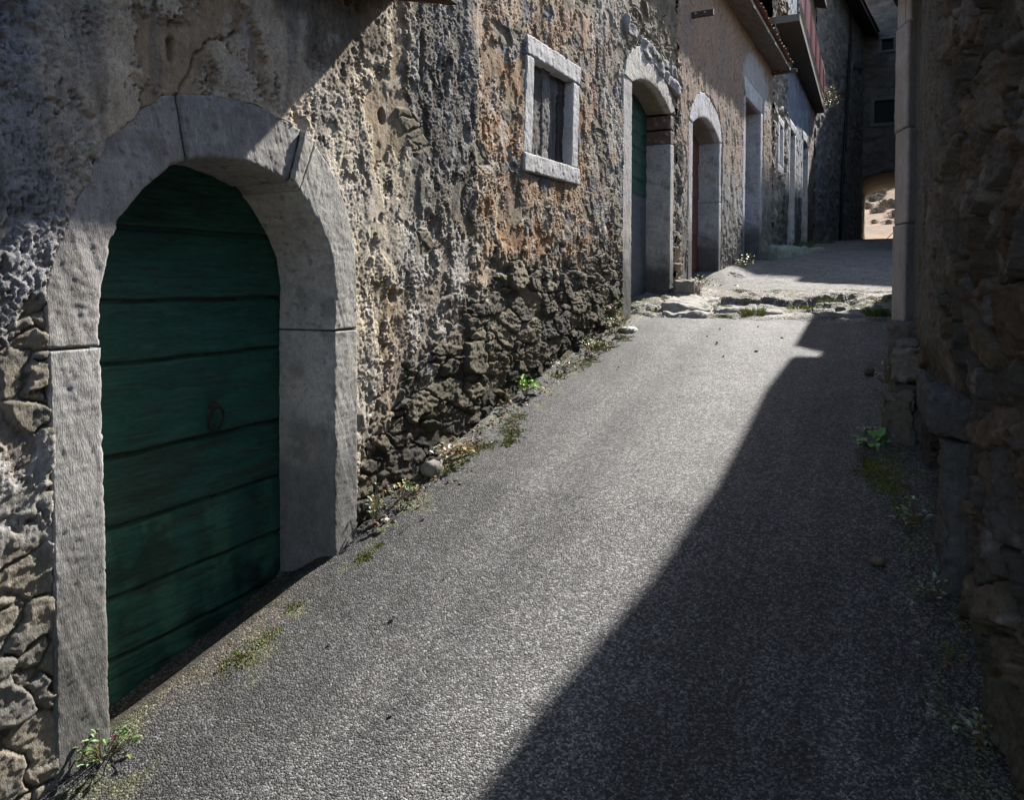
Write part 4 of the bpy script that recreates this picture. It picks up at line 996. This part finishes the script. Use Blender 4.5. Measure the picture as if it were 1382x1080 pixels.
weed('weed', G(2.93, 2.98, .0), .06, .10, 26, .03, 18, 'lowest weed on the right wall at the bottom corner', 'weed', [(.14, .24, .08), (.28, .3, .2)], red=.0)
# trailing plant on the balcony
bx, by = .28 + .75 * .27 + .24, 29.0
pv = weed('trailing_plant', (.86, 29.2, 8.15), .22, .85, 160, .10, 21, 'straggly plant trailing over the far end of the red balcony', 'plant', [(.24, .24, .10), (.30, .27, .16), (.22, .30, .05)], red=.08)

# grass tufts at the ledges
def tuft(loc, rad, h, n, seed, label, pal=((.16, .22, .04), (.22, .25, .06))):
    r = random.Random(seed); mb = MB()
    for k in range(n):
        a = r.random() * 6.283; rr = rad * math.sqrt(r.random()); p = Vector((rr * math.cos(a), rr * math.sin(a) * .8, -.02))
        lean = Vector((math.cos(a), math.sin(a), 0)) * r.uniform(.2, .9); hh = h * r.uniform(.5, 1.2)
        s = Vector((-math.sin(a + 1), math.cos(a + 1), 0)) * .004
        m = p + Vector((0, 0, hh * .6)) + lean * hh * .25; t = p + Vector((0, 0, hh)) + lean * hh * .8
        col = tuple(v * r.uniform(.7, 1.3) for v in r.choice(pal))
        mb.quad([p - s, p + s, m + s * .7, m - s * .7], col); mb.quad([m - s * .7, m + s * .7, t], col)
    o = mb.build('grass_tuft', M_LEAF, None); o.location = loc
    tag(o, label, 'grass tuft'); return o
tuft(G(1.28, 9.34, .02), .13, .11, 200, 31, 'bright grass tuft at the edge of the asphalt below the rock ledge')
tuft(G(1.72, 10.0, .02), .15, .06, 130, 32, 'wide low grass patch in the middle of the rock ledges')
tuft(G(2.02, 10.6, .02), .14, .05, 120, 33, 'sparse grass on the upper rock ledge')
tuft(G(2.62, 9.45, .02), .22, .10, 320, 34, 'dark grass tuft by the pillar on the right of the lane', ((.07, .14, .03), (.10, .16, .03)))
tuft(G(.75, 9.85, .03), .16, .08, 140, 35, 'small grass tuft beside the flat slab on the left')
tuft(G(.9, 24.0, .0), .5, .16, 300, 36, 'green grass along the wall foot of the far stone house', ((.06, .10, .03), (.08, .13, .03)))
tuft(G(.62, 22.2, .0), .35, .2, 220, 37, 'grass by the wall foot near the flat boulder', ((.06, .10, .03), (.08, .13, .03)))

# moss: pads along the left wall foot and by the hatch
mb = MB(); r = random.Random(5)
pads = [(.12, 2.55, .10, .6), (.15, 2.72, .06, .5), (.09, 2.95, .05, .4), (.20, 3.36, .055, 1), (.22, 3.47, .028, 1), (.16, 4.28, .07, 1), (.19, 4.42, .06, 1), (.16, 4.62, .11, 1), (.24, 4.72, .07, 1), (.30, 4.95, .09, .7), (.17, 5.05, .13, 1.2), (.22, 5.25, .08, .7), (.34, 4.80, .08, .8), (.14, 6.2, .10, .8), (.16, 6.55, .15, 1), (.20, 6.8, .13, .8), (.18, 7.3, .16, 1), (.22, 7.65, .16, .8),
        (2.62, 4.85, .16, .7), (2.68, 4.65, .10, .6), (2.55, 4.95, .07, .4), (2.70, 4.45, .06, .5), (2.86, 3.4, .06, .4)]
def roadz(x, y): return float(gz(y)) + .012 * float(fbm(np.array([x * .9]), np.array([y * .6]), 1001, 4)[0]) + (.03 * float(ss(.25, -.05, x)) if y > 3.8 else 0)
for (x, y, rad, dens) in pads:
    for k in range(int(520 * dens * (rad / .1) ** 1.6)):
        a = r.random() * 6.283; q_ = rad * r.random() ** .6
        q_ *= .6 + .5 * math.sin(a * 3 + x * 40) ** 2
        px, py = x + q_ * math.cos(a), y + q_ * math.sin(a) * 1.5
        zz = roadz(px, py) + .001
        s = r.uniform(.004, .009); hh = r.uniform(.002, .007) * (1.1 - .7 * q_ / rad)
        aa = r.random() * 6.283; col = tuple(v * r.uniform(.7, 1.4) for v in r.choice(((.10, .12, .025), (.13, .14, .035), (.07, .09, .025), (.15, .13, .05))))
        p0 = (px + s * math.cos(aa), py + s * math.sin(aa), zz - .003); p1 = (px + s * math.cos(aa + 2.1), py + s * math.sin(aa + 2.1), zz - .003); p2 = (px + s * math.cos(aa + 4.2), py + s * math.sin(aa + 4.2), zz - .003); t = (px, py, zz + hh)
        mb.quad([p0, p1, t], col); mb.quad([p1, p2, t], col); mb.quad([p2, p0, t], col)
tag(mb.build('moss', M_MOSS), kind='stuff', label='green brown moss creeping along the road edges')

# leaf litter, straw and soil crumbs collected in the joint of wall and road
mb = MB(); r = random.Random(77)
for k in range(1500):
    side = r.random() < .82
    y = r.uniform(3.56, 8.4) if side else r.uniform(2.6, 7.0)
    off_ = abs(r.gauss(0, .09))
    x = .03 + off_ if side else float(rx(y)) - .05 - off_ * .8
    if side: x += .05 * math.sin(y * 7) ** 2
    z = roadz(x, y) + r.uniform(.001, .012)
    t_ = r.random(); a = r.random() * 6.283
    if t_ < .35:
        L = r.uniform(.03, .09); d = Vector((math.cos(a), math.sin(a), r.uniform(-.05, .45))) * L; w_ = Vector((-math.sin(a), math.cos(a), 0)) * .0018
        p = Vector((x, y, z)); mb.quad([p - w_, p + w_, p + d * .6 + w_, p + d], tuple(v * r.uniform(.6, 1.2) for v in (.30, .25, .14)))
    elif t_ < .6:
        leaf(mb, (x, y, z), (math.cos(a), math.sin(a), r.uniform(-.1, .4)), (0, 0, 1), r.uniform(.015, .035), r.uniform(.010, .02), r.choice([(.22, .14, .07), (.30, .23, .14), (.16, .11, .06), (.24, .10, .05)]), .3)
    else:
        q_ = r.uniform(.004, .013); col = tuple(v * r.uniform(.6, 1.3) for v in (.12, .11, .09))
        pts = [Vector((x, y, z)) + Vector((r.uniform(-1, 1), r.uniform(-1, 1), r.uniform(-.6, .8))) * q_ for _ in range(4)]
        for f in ((0, 1, 2), (0, 2, 3), (0, 3, 1), (1, 3, 2)): mb.quad([pts[i] for i in f], col)
tag(mb.build('leaf_litter', M_LEAF), kind='stuff', label='dry leaf litter, straw and crumbs along the road edges')

# loose stones
def pebble(name, loc, sx, sy, sz, col, seed, label, cat='stone', group=None, flat=.0):
    n = 14; th = np.linspace(0, math.pi, n); ph = np.linspace(0, 2 * math.pi, 2 * n)
    T_, P_ = np.meshgrid(th, ph, indexing='ij')
    Q = np.stack([np.sin(T_) * np.cos(P_), np.sin(T_) * np.sin(P_), np.cos(T_)], -1)
    Q = np.sign(Q) * np.abs(Q) ** .75
    nz = 1 + .28 * n3(Q + seed * 2.3, .9, seed, 3) + .06 * n3(Q, 5, seed, 2)
    V = Q * nz[..., None] * np.array([sx, sy, sz])
    c = colr(V.shape[:2], col) * (1 + .3 * n3(V + seed, 12, seed, 3))[..., None]
    o = grid_np(name, V, M_RUBBLE, None, c, flip=True)
    o.location = loc; tag(o, label, cat, group); return o
pebble('loose_stone', G(.10, 4.22, .035), .055, .075, .05, (.24, .22, .20), 1, 'rounded grey cobble lying under the creeper at the wall foot')
pebble('loose_stone', G(2.60, 3.90, .012), .028, .024, .020, (.16, .13, .10), 2, 'brown pebble on the shaded asphalt below the cellar hatch')
pebble('loose_stone', G(.20, 8.05, .015), .09, .10, .04, (.46, .45, .43), 3, 'pale wedge of stone at the left jamb of the second door')
pebble('loose_stone', G(2.52, 6.75, .02), .035, .04, .03, (.10, .09, .08), 4, 'dark stone on the shaded asphalt near the pillar')
pebble('loose_stone', G(2.18, 9.75, .03), .06, .05, .035, (.10, .09, .08), 5, 'dark stone on the gravel between the ledges and the pillar')
peb = None; r = random.Random(11)
spots = [(.45, 2.75), (.62, 3.0), (.32, 3.75), (.70, 3.35), (1.2, 7.6), (1.35, 7.1), (1.05, 7.9), (1.6, 7.3), (2.44, 3.42), (2.3, 3.15), (1.1, 8.3), (1.75, 7.9), (.55, 6.6), (1.45, 8.5), (.42, 4.9), (.95, 2.5)]
for k, (x, y) in enumerate(spots):
    s = r.uniform(.007, .014) * (.55 if y < 5 else 1.)
    lab = 'tiny grey stone chip lying loose on the asphalt'
    o = pebble('stone_chip', G(x, y, .006), s * 1.3, s, s * .8, [(.12, .11, .10), (.35, .34, .32)][k % 3 == 0 and 1 or 0] if False else (.17, .16, .15), 40 + k, lab, 'stone', 'stone chips scattered on the asphalt')
    o.rotation_euler = (0, 0, r.random() * 6)
# flat slabs by the second and third doors
def slab(loc, w, l, t, col, seed, label, rz=0., tilt=(0, 0)):
    o = rough_block('stone_slab', [(-l / 2, -t / 2), (l / 2, -t / 2), (l / 2 - .05, t / 2), (-l / 2 + .03, t / 2)], -w / 2, w / 2, M_RUBBLE, None, col, (0, 0, 0), .05, .03, .012, seed, .05)
    o.location = loc; o.rotation_euler = (tilt[0], tilt[1], rz); tag(o, label, 'stone slab'); return o
slab(G(.42, 10.15, .02), .62, 1.5, .16, (.30, .285, .26), 201, 'large pale flat slab in front of the third door', .1, (.10, .12))
slab(G(.58, 9.55, -.03), .55, .8, .13, (.30, .29, .27), 202, 'grey ledge slab at the asphalt edge right of the second door', -.2, (.06, .05))
slab(G(1.15, 9.75, -.035), .75, .7, .13, (.27, .26, .25), 203, 'cracked slab in the middle of the rock ledges', .3, (.06, .02))
slab(G(.20, 10.75, .10), .30, .45, .34, (.20, .185, .16), 204, 'upright block between the second and third doors', .1)
slab(G(.62, 18.6, .06), .50, 1.9, .30, (.22, .24, .20), 205, 'mossy grey boulder lying at the wall foot past the tall door', -.25, (.05, .1))
slab(G(.95, 19.9, .0), .40, 1.8, .16, (.24, .22, .17), 206, 'thin tapering slab trailing from the mossy boulder', -.3, (.04, .0))
slab(G(2.15, 9.50, -.01), .5, .5, .10, (.24, .235, .22), 207, 'small ledge slab nearest the dark grass tuft', .4, (.03, .0))

# fallen leaves
r = random.Random(23)
lv = [(.14, 3.60), (.17, 3.66), (.13, 4.45), (.12, 5.0), (.15, 5.55), (.2, 5.8), (.12, 6.3), (.18, 6.9), (.16, 7.0), (.22, 7.5), (.3, 8.0), (.4, 10.8), (.55, 11.0), (.65, 11.1), (.35, 11.3), (.8, 11.0), (.5, 10.6)]
for k, (x, y) in enumerate(lv):
    mb = MB(); big = 1.0 if y < 9 else 1.6
    leaf(mb, (0, 0, 0), (1, 0, .25), (0, 0, 1), .05 * big, .032 * big, r.choice([(.30, .11, .05), (.36, .26, .15), (.28, .09, .05), (.42, .36, .27)]), .35)
    o = mb.build('fallen_leaf', M_LEAF, None, smooth=True)
    o.location = G(x, y, .03 if y < 9 else .14); o.rotation_euler = (r.uniform(-.3, .3), r.uniform(-.3, .3), r.random() * 6)
    if y < 9: tag(o, 'curled dry leaf on the road edge along the left wall', 'fallen leaf', 'dry leaves along the left wall foot')
    else: tag(o, 'dry brown leaf lying on the slabs before the third door', 'fallen leaf', 'dry leaves in front of the third door')

# ---- beyond the gateway: shrubs and a hand rail
def shrub_mesh(seed, n=1100):
    r = random.Random(seed); mb = MB()
    for k in range(n):
        a = r.random() * 6.283; z = r.random(); q_ = (1 - (2 * z - .8) ** 2 * .6) * r.random() ** .5 * (.7 + .3 * math.sin(a * 3 + seed))
        p = Vector((q_ * math.cos(a), q_ * math.sin(a), z * 1.2)); L = r.uniform(.05, .15)
        d = Vector((r.uniform(-1, 1), r.uniform(-1, 1), r.uniform(-.2, 1))).normalized(); s = d.orthogonal().normalized() * r.uniform(.012, .035)
        col = tuple(v * r.uniform(.6, 1.4) for v in r.choice(((.24, .19, .14), (.19, .155, .12), (.28, .23, .17))))
        mb.quad([p - s, p + s, p + d * L + s, p + d * L - s], col)
    for k in range(7):
        a = k * .9; mb.tube([(0, 0, -.3), (.25 * math.cos(a), .25 * math.sin(a), .5), (.6 * math.cos(a), .6 * math.sin(a), 1.)], [.05, .03, .012], 5, (.13, .10, .08))
    return mb
protos = [shrub_mesh(s).build('shrub', M_MOSS) for s in (1, 2, 3)]
r = random.Random(3); first = [True, True, True]
lab = ['grey brown leafless shrub among others on the sunny hillside seen through the gateway']
def hz_(x, y): return 4.30 + max(0, y - 52) * .165 + 1.2 * float(fbm(np.array([x * .05]), np.array([y * .04]), 1201, 4)[0]) * float(ss(52, 80, y))
spots = []
for k in range(110):
    y = r.uniform(86, 165) if k < 104 else r.uniform(72, 86)
    x = 2.6 + y * r.uniform(-.019, .014)
    spots.append((x, y))
for k, (x, y) in enumerate(spots):
    j = k % 3
    o = protos[j] if k < 3 else protos[j].copy()
    if k >= 3: COL.objects.link(o)
    s = r.uniform(.8, 1.5) * (y / 120); o.scale = (s, s, s * r.uniform(.5, .8)); o.rotation_euler = (0, 0, r.random() * 6); o.location = (x, y, hz_(x, y) - .05)
    tag(o, lab[0], 'shrub', 'shrubs on the hillside beyond the gateway')
hr_ = empty('hand_rail', (2.72, 50, 4.3), label='thin dark hand rail beyond the gateway', cat='railing')
b = MB(); b.tube([(0, 0, 0), (0, 0, .42), (.45, .2, .95), (1.6, .7, 1.7)], .022, 6, (.06, .05, .05)); b.build('rail', M_METAL, hr_)
for dx, zt in ((.45, .93), (1.0, 1.3)):
    b = MB(); b.tube([(dx, dx * .45, 0), (dx, dx * .45, zt)], .018, 6, (.06, .05, .05)); b.build('post', M_METAL, hr_)

# ================================================================== LIGHT, SKY, CAMERA
SUN = Vector((.25, 1.0, .85)).normalized()
el = math.asin(SUN.z); az = math.atan2(SUN.x, SUN.y)
w = bpy.data.worlds.new('World'); scene.world = w; w.use_nodes = True
nt = w.node_tree; bg = nt.nodes['Background']
sk = nt.nodes.new('ShaderNodeTexSky'); sk.sky_type = 'NISHITA'; sk.sun_disc = False; sk.sun_elevation = el; sk.sun_rotation = az
nt.links.new(sk.outputs[0], bg.inputs[0]); bg.inputs[1].default_value = .10
ld = bpy.data.lights.new('sun', 'SUN'); ld.energy = 5.0; ld.angle = R(.9); ld.color = (1, .95, .88)
lo = bpy.data.objects.new('sun', ld); COL.objects.link(lo); lo.rotation_euler = SUN.to_track_quat('Z', 'Y').to_euler(); lo.location = (10, 40, 40)

cam = bpy.data.cameras.new('camera'); co = bpy.data.objects.new('camera', cam); COL.objects.link(co)
cam.sensor_width = 36; cam.lens = 36 * 1075 / 1382; cam.shift_y = -(0.08137); cam.clip_end = 2000; cam.clip_start = .05
co.location = (2.6, 0, 2.0)
co.rotation_euler = (R(90 - 2.0), 0, R(24.887))
scene.camera = co
scene.view_settings.view_transform = 'Standard'; scene.view_settings.look = 'None'; scene.view_settings.exposure = 1.35; scene.view_settings.gamma = 1
scene.cycles.max_bounces = 8; scene.cycles.diffuse_bounces = 4
